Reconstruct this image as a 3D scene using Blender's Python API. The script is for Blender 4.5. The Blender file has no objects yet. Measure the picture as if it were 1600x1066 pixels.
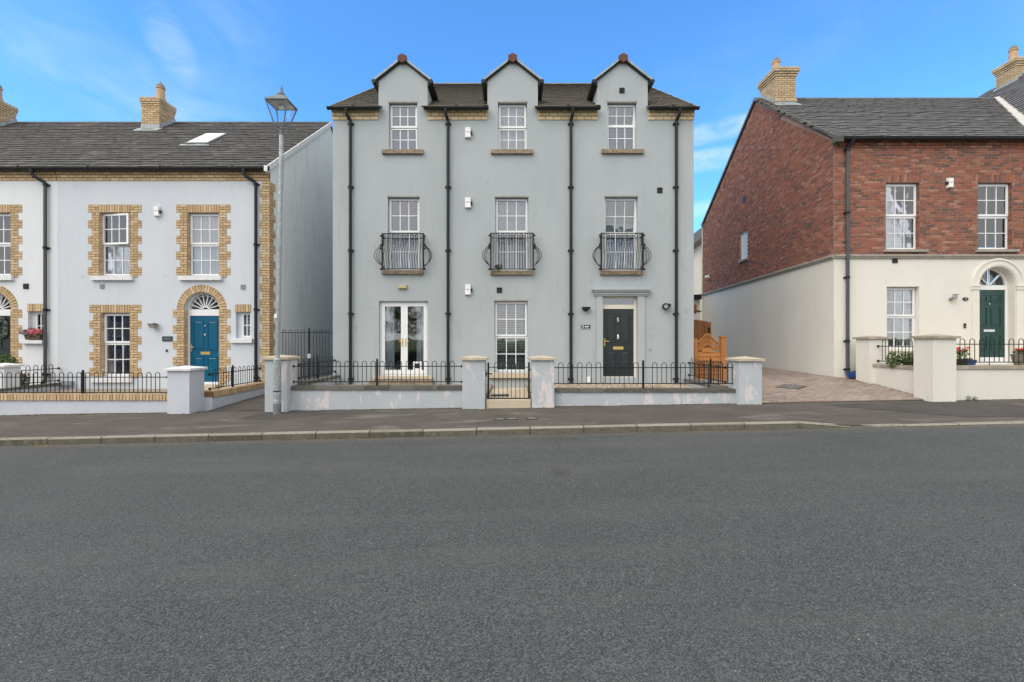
import bpy, bmesh, math, random
from mathutils import Vector, Matrix, Euler
R = math.radians
random.seed(7)
scene = bpy.context.scene
COL = scene.collection
F = 711.0          # focal length in pixels of the 1600 px wide photograph
CZ = 1.82          # camera height above the road at x = 0
FY = 13.9          # distance of the house fronts

# ------------------------------------------------------------------ camera
cd = bpy.data.cameras.new('camera'); cam = bpy.data.objects.new('camera', cd); COL.objects.link(cam)
cd.sensor_width = 36; cd.lens = 36 * F / 1600; cd.clip_end = 3000; cd.clip_start = 0.05
cd.shift_y = -3 / 1600
cam.location = (0, 0, CZ); cam.rotation_euler = (R(90), 0, 0)
scene.camera = cam

# ------------------------------------------------------------------ sky, sun, exposure
SUN_EL, SUN_AZ = R(48), R(226)       # azimuth clockwise from +Y: sun is behind the camera, to its right
w = bpy.data.worlds.new('World'); scene.world = w; w.use_nodes = True
nt = w.node_tree; nt.nodes.clear()
def wn(t, **k):
    n = nt.nodes.new(t)
    for a, b in k.items(): setattr(n, a, b)
    return n
out = wn('ShaderNodeOutputWorld'); bg = wn('ShaderNodeBackground'); bg.inputs[1].default_value = 0.15
sky = wn('ShaderNodeTexSky', sky_type='NISHITA', sun_disc=False, sun_elevation=SUN_EL, sun_rotation=SUN_AZ,
         altitude=50, air_density=1.0, dust_density=0.6, ozone_density=2.0)
tc = wn('ShaderNodeTexCoord'); mp = wn('ShaderNodeMapping')
mp.inputs['Rotation'].default_value = (0.0, 0.5, 0.2); mp.inputs['Scale'].default_value = (1.3, 2.0, 3.4)
no = wn('ShaderNodeTexNoise'); no.inputs['Scale'].default_value = 1.6; no.inputs['Detail'].default_value = 7
no.inputs['Roughness'].default_value = 0.55; no.inputs['Distortion'].default_value = 0.5
rp = wn('ShaderNodeMapRange'); rp.inputs[1].default_value = 0.50; rp.inputs[2].default_value = 0.80
rp.inputs[3].default_value = 0.0; rp.inputs[4].default_value = 0.30
tint = wn('ShaderNodeMix', data_type='RGBA', blend_type='MULTIPLY'); tint.inputs[0].default_value = 1
tint.inputs[7].default_value = (0.47, 0.91, 1.27, 1)
mx = wn('ShaderNodeMix', data_type='RGBA'); mx.inputs[7].default_value = (5.5, 5.4, 5.25, 1)
L = nt.links.new
def wisp(px, py, wx, wy, ang, amt):
    d = Vector(((px - 800) / F, 1, (530 - py) / F)).normalized(); rgt = Vector((0, 1, 0)).cross(Vector((0, 0, 1))); rgt = Vector((d.y, -d.x, 0)).normalized(); upv = rgt.cross(d)
    a_, b_ = rgt * math.cos(ang) + upv * math.sin(ang), upv * math.cos(ang) - rgt * math.sin(ang)
    o_ = []
    for v_, s_ in ((a_, wx), (b_, wy)):
        q = wn('ShaderNodeVectorMath', operation='DOT_PRODUCT'); q.inputs[1].default_value = v_; nt.links.new(tc.outputs['Generated'], q.inputs[0])
        q2 = wn('ShaderNodeMath', operation='MULTIPLY'); nt.links.new(q.outputs['Value'], q2.inputs[0]); q2.inputs[1].default_value = F / s_
        q3 = wn('ShaderNodeMath', operation='POWER'); nt.links.new(q2.outputs[0], q3.inputs[0]); q3.inputs[1].default_value = 2; o_.append(q3)
    ad = wn('ShaderNodeMath', operation='ADD'); nt.links.new(o_[0].outputs[0], ad.inputs[0]); nt.links.new(o_[1].outputs[0], ad.inputs[1])
    r_ = wn('ShaderNodeMapRange', interpolation_type='SMOOTHSTEP'); r_.inputs[1].default_value = 1.6; r_.inputs[2].default_value = 0; r_.inputs[3].default_value = 0; r_.inputs[4].default_value = amt
    nt.links.new(ad.outputs[0], r_.inputs[0]); return r_.outputs[0]
ws = [wisp(262, 62, 40, 20, R(-58), 1.1), wisp(90, 60, 190, 45, R(-28), .40), wisp(330, 150, 60, 150, R(-12), .35), wisp(1120, 205, 75, 13, R(4), 1.5), wisp(1120, 248, 85, 14, 0, 1.6), wisp(1100, 330, 60, 14, 0, 1.3),
      wisp(1250, 60, 260, 60, R(15), .14), wisp(120, 150, 170, 50, 0, .25)]
acc = None
for q in ws:
    if acc is None: acc = q
    else:
        k_ = wn('ShaderNodeMath', operation='ADD'); nt.links.new(acc, k_.inputs[0]); nt.links.new(q, k_.inputs[1]); acc = k_.outputs[0]
L(tc.outputs['Generated'], mp.inputs[0]); L(mp.outputs[0], no.inputs[0]); L(no.outputs[0], rp.inputs[0])
# broad bright cloud deck over the near side of the street, thinning to blue beyond the houses
sx = wn('ShaderNodeSeparateXYZ'); L(tc.outputs['Generated'], sx.inputs[0])
dk = wn('ShaderNodeMapRange', interpolation_type='SMOOTHSTEP'); dk.inputs[1].default_value = 0.64; dk.inputs[2].default_value = 0.25
dk.inputs[3].default_value = 0.0; dk.inputs[4].default_value = 1.0; L(sx.outputs[1], dk.inputs[0])
nz2 = wn('ShaderNodeMapRange'); nz2.inputs[1].default_value = 0.32; nz2.inputs[2].default_value = 0.62
nz2.inputs[3].default_value = 0.80; nz2.inputs[4].default_value = 1.0; L(no.outputs[0], nz2.inputs[0])
mm = wn('ShaderNodeMath', operation='MULTIPLY'); L(dk.outputs[0], mm.inputs[0]); L(nz2.outputs[0], mm.inputs[1])
wf = wn('ShaderNodeMapRange'); wf.inputs[1].default_value = 0.36; wf.inputs[2].default_value = 0.72; wf.inputs[3].default_value = 0.02; wf.inputs[4].default_value = 0.25
no2 = wn('ShaderNodeTexNoise'); no2.inputs['Scale'].default_value = 7; no2.inputs['Detail'].default_value = 8; no2.inputs['Roughness'].default_value = 0.6; no2.inputs['Distortion'].default_value = 1.2
mp2 = wn('ShaderNodeMapping'); mp2.inputs['Rotation'].default_value = (0, 0.6, 0); mp2.inputs['Scale'].default_value = (1, 1, 2.2); L(tc.outputs['Generated'], mp2.inputs[0]); L(mp2.outputs[0], no2.inputs[0])
L(no2.outputs[0], wf.inputs[0])
wm = wn('ShaderNodeMath', operation='MULTIPLY'); L(acc, wm.inputs[0]); L(wf.outputs[0], wm.inputs[1])
mxx = wn('ShaderNodeMath', operation='MAXIMUM'); L(mm.outputs[0], mxx.inputs[0]); L(wm.outputs[0], mxx.inputs[1]); mxx.use_clamp = True
L(sky.outputs[0], tint.inputs[6]); L(tint.outputs[2], mx.inputs[6]); L(mxx.outputs[0], mx.inputs[0])
L(mx.outputs[2], bg.inputs[0]); L(bg.outputs[0], out.inputs[0])
sd = bpy.data.lights.new('sun', 'SUN'); sun = bpy.data.objects.new('sun', sd); COL.objects.link(sun)
sd.energy = 1.5; sd.angle = R(60); sd.color = (1.0, 0.91, 0.79)
sdir = Vector((math.sin(SUN_AZ) * math.cos(SUN_EL), math.cos(SUN_AZ) * math.cos(SUN_EL), math.sin(SUN_EL)))
sun.rotation_euler = sdir.to_track_quat('Z', 'Y').to_euler(); sun.location = (0, 0, 30)
scene.view_settings.view_transform = 'Standard'; scene.view_settings.look = 'None'
scene.view_settings.gamma = 1; scene.view_settings.exposure = 0.83
scene.view_settings.use_curve_mapping = False

# ------------------------------------------------------------------ materials
def mat(name, cols, scale=3.0, rough=0.8, bump=0.0, bscale=60.0, metal=0.0, rnd=False, rvar=0.0,
        stretch=(1, 1, 1), spec=0.3, spots=None, detail=5, lo=0.35, hi=0.65, spots2=None):
    """cols: colours picked by noise, or per piece when rnd; spots: (colour, scale, from, to, stretch)"""
    m = bpy.data.materials.new(name); m.use_nodes = True
    n = m.node_tree.nodes; lk = m.node_tree.links.new
    b = n['Principled BSDF']; b.inputs['Roughness'].default_value = rough; b.inputs['Metallic'].default_value = metal
    b.inputs['Specular IOR Level'].default_value = spec
    geo = n.new('ShaderNodeNewGeometry')
    def noise(sc, st, det=5, dis=0.0):
        mp = n.new('ShaderNodeMapping'); mp.inputs['Scale'].default_value = st; lk(geo.outputs['Position'], mp.inputs[0])
        t = n.new('ShaderNodeTexNoise'); t.inputs['Scale'].default_value = sc; t.inputs['Detail'].default_value = det
        t.inputs['Roughness'].default_value = 0.6; t.inputs['Distortion'].default_value = dis
        lk(mp.outputs[0], t.inputs[0]); return t.outputs[0]
    def rng(src, a, c, d=0, e=1):
        r = n.new('ShaderNodeMapRange'); r.inputs[1].default_value = a; r.inputs[2].default_value = c
        r.inputs[3].default_value = d; r.inputs[4].default_value = e; lk(src, r.inputs[0]); return r.outputs[0]
    ramp = n.new('ShaderNodeValToRGB'); el = ramp.color_ramp.elements
    for i, c in enumerate(cols):
        p = i / max(1, len(cols) - 1)
        e = el[i] if i < 2 else el.new(p)
        e.position = p
    for i, c in enumerate(cols):
        el[i].position = i / max(1, len(cols) - 1); el[i].color = (*c, 1)
    if len(cols) == 1: el[1].color = (*cols[0], 1)
    nz = noise(scale, stretch, detail)
    if rnd:
        at = n.new('ShaderNodeAttribute'); at.attribute_name = 'rnd'
        oi = n.new('ShaderNodeObjectInfo')
        ad = n.new('ShaderNodeMath'); ad.operation = 'ADD'; lk(at.outputs['Fac'], ad.inputs[0]); lk(oi.outputs['Random'], ad.inputs[1])
        fr = n.new('ShaderNodeMath'); fr.operation = 'FRACT'; lk(ad.outputs[0], fr.inputs[0])
        sm = n.new('ShaderNodeMath'); sm.operation = 'MULTIPLY_ADD'; lk(rng(nz, lo, hi, -0.5, 0.5), sm.inputs[0])
        sm.inputs[1].default_value = rvar; lk(fr.outputs[0], sm.inputs[2])
        lk(sm.outputs[0], ramp.inputs[0])
    else:
        lk(rng(nz, lo, hi), ramp.inputs[0])
    col = ramp.outputs[0]
    for sp in (spots, spots2):
        if sp:
            c, sc, a, z, st = sp
            k = n.new('ShaderNodeMix'); k.data_type = 'RGBA'; k.inputs[7].default_value = (*c, 1)
            lk(rng(noise(sc, st, 4, 0.4), a, z), k.inputs[0]); lk(col, k.inputs[6]); col = k.outputs[2]
    lk(col, b.inputs['Base Color'])
    if bump:
        bp = n.new('ShaderNodeBump'); bp.inputs['Strength'].default_value = bump; bp.inputs['Distance'].default_value = 0.01
        lk(noise(bscale, (1, 1, 1), 3), bp.inputs['Height']); lk(bp.outputs[0], b.inputs['Normal'])
    return m

M = {}
def wallmat(name, a, b, streak, amount=0.75):
    return mat(name, [a, b], scale=0.9, rough=0.9, bump=0.35, bscale=90, spec=0.15, stretch=(1, 1, .6),
               spots=(streak, 2.2, 0.54, 0.54 + amount, (2.4, 2.4, 0.35)), spots2=(streak, 5, 0.66, 0.80, (1, 1, 1)))
M['grey'] = wallmat('grey_render', (.365, .400, .412), (.397, .432, .443), (.28, .31, .315))
M['blue'] = wallmat('pale_blue_render', (.54, .575, .62), (.57, .605, .65), (.42, .46, .50))
M['white'] = wallmat('white_render', (.64, .66, .685), (.68, .70, .72), (.54, .55, .56))
M['cream'] = wallmat('cream_render', (.66, .64, .575), (.70, .68, .62), (.58, .55, .48))
M['gable'] = wallmat('pale_gable_render', (.74, .77, .77), (.78, .80, .80), (.52, .55, .55), 0.35)
M['garden'] = mat('painted_garden_wall', [(.40, .435, .46), (.44, .475, .50)], scale=1.2, rough=.9, bump=.35, bscale=80, spec=.15,
                  spots=((.60, .555, .56), 1.9, .55, .60, (1.8, 1.8, .9)), spots2=((.27, .29, .31), 3, .63, .85, (1.8, 1.8, .7)))
M['garden_b'] = mat('pale_blue_garden_wall', [(.49, .52, .57), (.53, .56, .61)], scale=1.2, rough=.9, bump=.35, bscale=80, spec=.15,
                    spots=((.36, .39, .42), 2.6, .60, .85, (1.6, 1.6, .6)))
buff = [(.50, .365, .21), (.42, .30, .165), (.57, .43, .265), (.47, .34, .195), (.62, .48, .31), (.37, .26, .145), (.53, .385, .225)]
M['buff'] = mat('buff_brick', buff, scale=40, rough=.85, bump=.4, bscale=150, rnd=True, rvar=.15)
M['buff_mortar'] = mat('buff_mortar', [(.155, .085, .040), (.22, .13, .065)], scale=20, rough=.95, bump=.3)
M['band'] = mat('pale_band_brick', [(.62, .49, .30), (.70, .58, .39), (.55, .42, .24), (.66, .54, .34)], scale=40, rough=.85, bump=.4, rnd=True, rvar=.2)
M['band_mortar'] = mat('band_mortar', [(.30, .14, .07), (.36, .18, .10)], scale=20, rough=.95)
M['kerb_joint'] = mat('kerb_joint', [(.05, .05, .035), (.08, .075, .055)], scale=20, rough=1)
M['buff2'] = mat('pale_buff_brick', [(.46, .34, .20), (.52, .40, .26), (.40, .29, .17), (.56, .45, .30)], scale=40, rough=.85, bump=.4, rnd=True, rvar=.2)
redc = [(.26, .098, .062), (.32, .105, .058), (.22, .082, .058), (.33, .14, .088), (.24, .115, .082), (.11, .068, .058), (.28, .11, .07),
        (.38, .20, .14), (.25, .09, .058), (.095, .070, .064), (.27, .105, .068), (.17, .085, .068), (.30, .112, .068)]
M['red'] = mat('red_brick', redc, scale=35, rough=.88, bump=.4, bscale=120, rnd=True, rvar=.08, spots=((.44, .33, .28), 5, .62, .78, (1, 1, 1)))
M['red_mortar'] = mat('red_mortar', [(.30, .205, .165), (.37, .26, .21)], scale=8, rough=.95, bump=.3)
tl = [(.062, .060, .057), (.074, .070, .065), (.055, .053, .051), (.084, .078, .071), (.066, .062, .059)]
M['tile_l'] = mat('dark_roof_tile', tl, scale=5, rough=.8, bump=.5, bscale=80, rnd=True, rvar=.6, spots=((.17, .155, .135), 1.2, .54, .78, (1, 1, 1)), spots2=((.40, .40, .37), 12, .66, .70, (1, 1, 1)))
M['tile_m'] = mat('brown_roof_tile', [(.165, .146, .118), (.19, .167, .132), (.145, .129, .107), (.21, .184, .145)], scale=5, rough=.85, bump=.5, bscale=80, rnd=True, rvar=.5,
                  spots=((.21, .18, .115), 4, .52, .74, (1, 1, 1)), spots2=((.36, .34, .28), 15, .69, .75, (1, 1, 1)))
M['tile_r'] = mat('grey_roof_tile', [(.10, .101, .102), (.118, .119, .119), (.088, .089, .091), (.135, .134, .131)], scale=5, rough=.75, bump=.5, bscale=80, rnd=True, rvar=.5,
                  spots=((.23, .23, .23), 3.2, .54, .80, (1, 1, 1)))
M['black'] = mat('black_painted_metal', [(.007, .008, .009), (.012, .014, .015)], scale=12, rough=.5, spec=.3, bump=.1)
M['pipe'] = mat('charcoal_gutter', [(.009, .012, .014), (.015, .019, .021)], scale=6, rough=.55, spec=.3)
M['pipe_g'] = mat('grey_pipe', [(.045, .052, .058), (.06, .068, .075)], scale=6, rough=.5, spec=.5)
M['galv'] = mat('galvanised_steel', [(.26, .29, .30), (.38, .41, .42)], scale=14, rough=.55, metal=.35, bump=.2, spots=((.52, .55, .55), 9, .60, .66, (1, 1, 1)))
M['galv_d'] = mat('dull_steel', [(.14, .16, .17), (.20, .22, .23)], scale=8, rough=.7, metal=.2, bump=.2)
M['upvc'] = mat('white_upvc', [(.74, .75, .76), (.80, .81, .81)], scale=2, rough=.35, spec=.5)
M['cream_frame'] = mat('cream_frame', [(.66, .62, .50), (.72, .68, .57)], scale=2, rough=.5)
M['sill'] = mat('weathered_stone_sill', [(.20, .155, .105), (.33, .27, .19)], scale=9, rough=.9, bump=.6, bscale=70, spots=((.12, .09, .06), 6, .55, .75, (1, 1, .4)))
M['sill_w'] = mat('white_painted_sill', [(.62, .63, .64), (.72, .73, .74)], scale=7, rough=.7, bump=.2, spots=((.30, .30, .29), 14, .62, .70, (1, 1, 1)))
M['stone'] = mat('grey_stone', [(.26, .24, .21), (.36, .34, .30)], scale=7, rough=.9, bump=.5)
M['coping'] = mat('grey_coping', [(.085, .082, .073), (.15, .143, .125)], scale=6, rough=.95, bump=.6, bscale=60, rnd=True, rvar=.5, spots=((.36, .34, .28), 5, .62, .75, (1, 1, 1)))
M['cap'] = mat('sandstone_cap', [(.40, .35, .27), (.50, .44, .34)], scale=5, rough=.9, bump=.5, spots=((.25, .21, .15), 6, .58, .75, (1, 1, 1)))
M['cap_g'] = mat('weathered_cap', [(.27, .235, .19), (.40, .36, .29)], scale=6, rough=.9, bump=.5)
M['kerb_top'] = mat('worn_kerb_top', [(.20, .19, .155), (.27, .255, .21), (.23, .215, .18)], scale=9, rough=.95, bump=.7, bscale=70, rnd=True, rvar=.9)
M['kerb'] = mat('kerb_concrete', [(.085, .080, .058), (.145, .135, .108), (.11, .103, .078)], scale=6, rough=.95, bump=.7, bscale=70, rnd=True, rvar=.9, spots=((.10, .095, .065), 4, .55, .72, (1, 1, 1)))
M['slab'] = mat('cream_paving', [(.44, .37, .28), (.54, .46, .35)], scale=5, rough=.9, bump=.4, rnd=True, rvar=.6, spots=((.28, .235, .17), 5, .58, .8, (1, 1, 1)))
M['block'] = mat('brindle_block', [(.24, .185, .155), (.29, .225, .185), (.21, .17, .145), (.32, .26, .215), (.26, .205, .175)], scale=1.5, rough=.9, bump=.4, rnd=True, rvar=.6,
                 spots=((.34, .30, .26), 1.6, .50, .75, (1, 1, 1)), spots2=((.13, .10, .085), 6, .62, .74, (1, 1, 1)))
M['block_bed'] = mat('sand_bed', [(.17, .13, .10), (.23, .18, .14)], scale=20, rough=1)
M['gravel'] = mat('cream_gravel', [(.40, .31, .22), (.52, .43, .32), (.30, .22, .15), (.60, .52, .42)], scale=60, rough=.9, rnd=True, rvar=.3, bump=.3)
M['soil'] = mat('garden_ground', [(.22, .19, .15), (.30, .26, .21)], scale=5, rough=1, bump=.6)
M['ground'] = mat('grass_ground', [(.05, .08, .025), (.08, .11, .04)], scale=2, rough=1, bump=.5)
M['lead'] = mat('lead_flashing', [(.26, .29, .30), (.38, .42, .43)], scale=10, rough=.6, metal=.1, bump=.4)
M['mortar_w'] = mat('pale_mortar', [(.42, .41, .38), (.52, .51, .48)], scale=12, rough=.95, bump=.5)
M['terracotta'] = mat('terracotta', [(.11, .050, .036), (.15, .066, .048)], scale=12, rough=.8, bump=.2)
M['pot_clay'] = mat('clay_chimney_pot', [(.42, .27, .15), (.52, .35, .21)], scale=9, rough=.8)
M['wood_o'] = mat('orange_timber', [(.30, .115, .028), (.39, .165, .045), (.34, .135, .035)], scale=4, rough=.65, stretch=(8, 8, 1), rnd=True, rvar=.4, bump=.2)
M['wood_b'] = mat('brown_timber', [(.20, .085, .03), (.27, .12, .045), (.23, .10, .035)], scale=4, rough=.7, stretch=(8, 8, 1), rnd=True, rvar=.4, bump=.2)
M['door_blue'] = mat('teal_blue_paint', [(.0, .085, .165), (.003, .098, .182)], scale=3, rough=.3, spec=.5)
M['door_black'] = mat('black_door_paint', [(.015, .021, .023), (.022, .029, .031)], scale=3, rough=.35, spec=.5)
M['door_green'] = mat('dark_green_paint', [(.008, .045, .038), (.012, .055, .046)], scale=3, rough=.35, spec=.5)
M['brass'] = mat('brass', [(.62, .43, .14), (.70, .50, .19)], scale=9, rough=.35, metal=.55)
M['chrome'] = mat('chrome', [(.70, .71, .72), (.78, .79, .80)], scale=9, rough=.25, metal=.6)
M['leaf'] = mat('leaf', [(.045, .085, .02), (.075, .125, .035), (.10, .15, .05)], scale=12, rough=.7, rnd=True, rvar=.5)
M['leaf_b'] = mat('blue_green_leaf', [(.10, .19, .17), (.16, .28, .25), (.22, .20, .14)], scale=12, rough=.7, rnd=True, rvar=.5)
M['petal_r'] = mat('red_petal', [(.55, .03, .02), (.68, .07, .04)], scale=12, rough=.6, rnd=True, rvar=.5)
M['petal_p'] = mat('pink_petal', [(.68, .05, .13), (.72, .16, .20), (.70, .38, .42), (.60, .04, .08)], scale=12, rough=.6, rnd=True, rvar=.5)
M['petal_u'] = mat('purple_petal', [(.07, .02, .07), (.12, .05, .13), (.45, .40, .48)], scale=12, rough=.6, rnd=True, rvar=.5)
M['glaze'] = mat('blue_glazed_pot', [(.01, .05, .22), (.015, .07, .28)], scale=6, rough=.2, spec=.7)
M['glaze2'] = mat('slate_blue_pot', [(.07, .11, .19), (.10, .15, .24)], scale=6, rough=.4, spec=.5)
M['stonepot'] = mat('stone_pot', [(.13, .12, .10), (.19, .17, .14)], scale=8, rough=.9, bump=.3)
M['bark'] = mat('bark', [(.08, .06, .045), (.13, .10, .075)], scale=6, rough=.95, bump=.8, stretch=(3, 3, .5))
M['plastic_b'] = mat('black_plastic', [(.015, .016, .018), (.025, .026, .028)], scale=5, rough=.5)
M['grille'] = mat('grey_vent', [(.24, .27, .29), (.30, .33, .35)], scale=5, rough=.7)
M['creambox'] = mat('cream_lamp_housing', [(.46, .38, .20), (.52, .44, .25)], scale=5, rough=.5)
M['curtain_w'] = mat('white_curtain', [(.58, .60, .63), (.68, .70, .72)], scale=4, rough=.9)
M['curtain_b'] = mat('pale_blue_curtain', [(.26, .36, .42), (.36, .46, .52)], scale=4, rough=.9)
M['curtain_c'] = mat('cream_curtain', [(.50, .46, .40), (.60, .56, .50)], scale=4, rough=.9)
M['curtain_r'] = mat('russet_curtain', [(.10, .035, .02), (.17, .06, .035)], scale=4, rough=.9)
M['curtain_f'] = mat('pale_door_curtain', [(.60, .68, .70), (.72, .78, .79)], scale=4, rough=.9)
M['tile_edge'] = mat('tile_edge_grime_shade', [(.038, .036, .033), (.056, .052, .047)], scale=6, rough=.95, spots=((.09, .085, .06), 5, .60, .72, (1, 1, 1)))  # edge grime and the shade of course gaps, both put into the colour
M['frosted'] = mat('obscure_glass', [(.50, .56, .57), (.58, .63, .63)], scale=3, rough=.45, spec=.3)
M['blind'] = mat('venetian_slats', [(.36, .39, .38), (.44, .47, .46)], scale=4, rough=.7)
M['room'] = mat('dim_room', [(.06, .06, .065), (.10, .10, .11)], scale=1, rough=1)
M['sign_w'] = mat('white_lettering', [(.8, .8, .8)], rough=.5)
M['slate'] = mat('slate_plaque', [(.035, .045, .055), (.05, .06, .07)], scale=9, rough=.6)

YKB = 8.65
def asphalt():
    m = bpy.data.materials.new('road_asphalt'); m.use_nodes = True
    n = m.node_tree.nodes; lk = m.node_tree.links.new; b = n['Principled BSDF']
    b.inputs['Roughness'].default_value = .88; b.inputs['Specular IOR Level'].default_value = .3
    geo = n.new('ShaderNodeNewGeometry')
    def noise(sc, det=3, st=(1, 1, 1)):
        mp = n.new('ShaderNodeMapping'); mp.inputs['Scale'].default_value = st; lk(geo.outputs['Position'], mp.inputs[0])
        t = n.new('ShaderNodeTexNoise'); t.inputs['Scale'].default_value = sc; t.inputs['Detail'].default_value = det
        t.inputs['Roughness'].default_value = .65; lk(mp.outputs[0], t.inputs[0]); return t.outputs[0]
    def rng(s, a, c, d, e):
        r = n.new('ShaderNodeMapRange'); r.inputs[1].default_value = a; r.inputs[2].default_value = c
        r.inputs[3].default_value = d; r.inputs[4].default_value = e; lk(s, r.inputs[0]); return r.outputs[0]
    def mixc(f, a, c, bl='MIX'):
        k = n.new('ShaderNodeMix'); k.data_type = 'RGBA'; k.blend_type = bl
        if isinstance(f, float): k.inputs[0].default_value = f
        else: lk(f, k.inputs[0])
        for s, v in ((6, a), (7, c)):
            if isinstance(v, tuple): k.inputs[s].default_value = (*v, 1)
            else: lk(v, k.inputs[s])
        return k.outputs[2]
    v = n.new('ShaderNodeTexVoronoi'); v.inputs['Scale'].default_value = 120; lk(geo.outputs['Position'], v.inputs[0])
    sep = n.new('ShaderNodeSeparateColor'); lk(v.outputs['Color'], sep.inputs[0])
    base = mixc(rng(noise(.45, 5), .35, .65, 0, 1), (.052, .058, .059), (.080, .086, .085))
    c = mixc(rng(sep.outputs[0], .25, 1, 0, .75), (.020, .023, .024), (.235, .25, .248))
    c = mixc(rng(noise(230, 2), .38, .58, .35, 1), (.022, .025, .026), c)
    c = mixc(.68, base, c)
    v2 = n.new('ShaderNodeTexVoronoi'); v2.inputs['Scale'].default_value = 26; lk(geo.outputs['Position'], v2.inputs[0])
    s2 = n.new('ShaderNodeSeparateColor'); lk(v2.outputs['Color'], s2.inputs[0])
    g = n.new('ShaderNodeMath'); g.operation = 'GREATER_THAN'; lk(s2.outputs[1], g.inputs[0]); g.inputs[1].default_value = .975
    g2 = n.new('ShaderNodeMath'); g2.operation = 'LESS_THAN'; lk(v2.outputs['Distance'], g2.inputs[0]); g2.inputs[1].default_value = .15
    g3 = n.new('ShaderNodeMath'); g3.operation = 'MULTIPLY'; lk(g.outputs[0], g3.inputs[0]); lk(g2.outputs[0], g3.inputs[1])
    c = mixc(g3.outputs[0], c, (.30, .30, .28))
    c = mixc(rng(noise(.5, 5, (.25, 2.0, 1)), .48, .72, 0, .40), c, (.108, .112, .107))
    c = mixc(rng(noise(.35, 6, (1, 1, 1)), .48, .70, 0, .42), c, (.048, .052, .053))
    sy = n.new('ShaderNodeSeparateXYZ'); lk(geo.outputs['Position'], sy.inputs[0])
    gut = rng(sy.outputs[1], YKB - .38, YKB - .02, 0, 1); gn = n.new('ShaderNodeMath'); gn.operation = 'MULTIPLY'; lk(gut, gn.inputs[0]); lk(rng(noise(3, 5), .35, .62, .15, .8), gn.inputs[1])
    c = mixc(gn.outputs[0], c, (.125, .105, .08))
    # small dark oil patch in the lane
    vm = n.new('ShaderNodeVectorMath'); vm.operation = 'DISTANCE'; vm.inputs[1].default_value = (.66, 6.15, 0)
    sc = n.new('ShaderNodeMapping'); sc.inputs['Scale'].default_value = (1, 1, 0); lk(geo.outputs['Position'], sc.inputs[0]); lk(sc.outputs[0], vm.inputs[0])
    c = mixc(rng(vm.outputs['Value'], .04, .22, .55, 0), c, (.035, .034, .03))
    lk(c, b.inputs['Base Color'])
    bp = n.new('ShaderNodeBump'); bp.inputs['Strength'].default_value = .55; bp.inputs['Distance'].default_value = .006
    lk(v.outputs['Distance'], bp.inputs['Height']); lk(bp.outputs[0], b.inputs['Normal'])
    return m
M['asphalt'] = asphalt()
M['pave'] = mat('pavement_asphalt', [(.078, .068, .059), (.105, .092, .081)], scale=.9, rough=.92, bump=.6, bscale=110,
                spots=((.19, .18, .165), 1.5, .55, .75, (.5, 1.6, 1)), spots2=((.045, .042, .040), 95, .52, .64, (1, 1, 1)))
M['pave_d'] = mat('darker_pavement_asphalt', [(.060, .056, .053), (.078, .073, .069)], scale=1.6, rough=.92, bump=.6, bscale=110,
                spots=((.13, .125, .115), 2.2, .60, .78, (.6, 1.6, 1)), spots2=((.035, .032, .030), 95, .52, .62, (1, 1, 1)))
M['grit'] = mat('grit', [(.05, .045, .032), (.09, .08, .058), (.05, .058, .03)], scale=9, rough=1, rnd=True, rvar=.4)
M['dry_leaf'] = mat('dry_leaf', [(.40, .20, .06), (.30, .13, .04)], scale=30, rough=.8)
def glass(name, fac, tintc):
    m = bpy.data.materials.new(name); m.use_nodes = True
    n = m.node_tree.nodes; lk = m.node_tree.links.new; n.remove(n['Principled BSDF'])
    o = n['Material Output']; g = n.new('ShaderNodeBsdfGlossy'); g.inputs['Roughness'].default_value = .02
    g.inputs['Color'].default_value = (.95, .95, .97, 1)
    t = n.new('ShaderNodeBsdfTransparent'); t.inputs['Color'].default_value = (*tintc, 1)
    k = n.new('ShaderNodeMixShader'); fr = n.new('ShaderNodeFresnel'); fr.inputs['IOR'].default_value = 1.5 if fac else 1.12
    ad = n.new('ShaderNodeMath'); ad.operation = 'ADD'; ad.use_clamp = True; lk(fr.outputs[0], ad.inputs[0]); ad.inputs[1].default_value = fac
    geo = n.new('ShaderNodeNewGeometry'); nz = n.new('ShaderNodeTexNoise'); nz.inputs['Scale'].default_value = 1.7
    bp = n.new('ShaderNodeBump'); bp.inputs['Strength'].default_value = .06; bp.inputs['Distance'].default_value = .05
    lk(geo.outputs['Position'], nz.inputs[0]); lk(nz.outputs[0], bp.inputs['Height']); lk(bp.outputs[0], g.inputs['Normal'])
    lk(ad.outputs[0], k.inputs[0]); lk(t.outputs[0], k.inputs[1]); lk(g.outputs[0], k.inputs[2]); lk(k.outputs[0], o.inputs[0])
    return m
M['glass'] = glass('window_glass', .09, (.86, .88, .90))
M['lantern_glass'] = glass('lantern_glass', .0, (.94, .95, .95))

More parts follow.
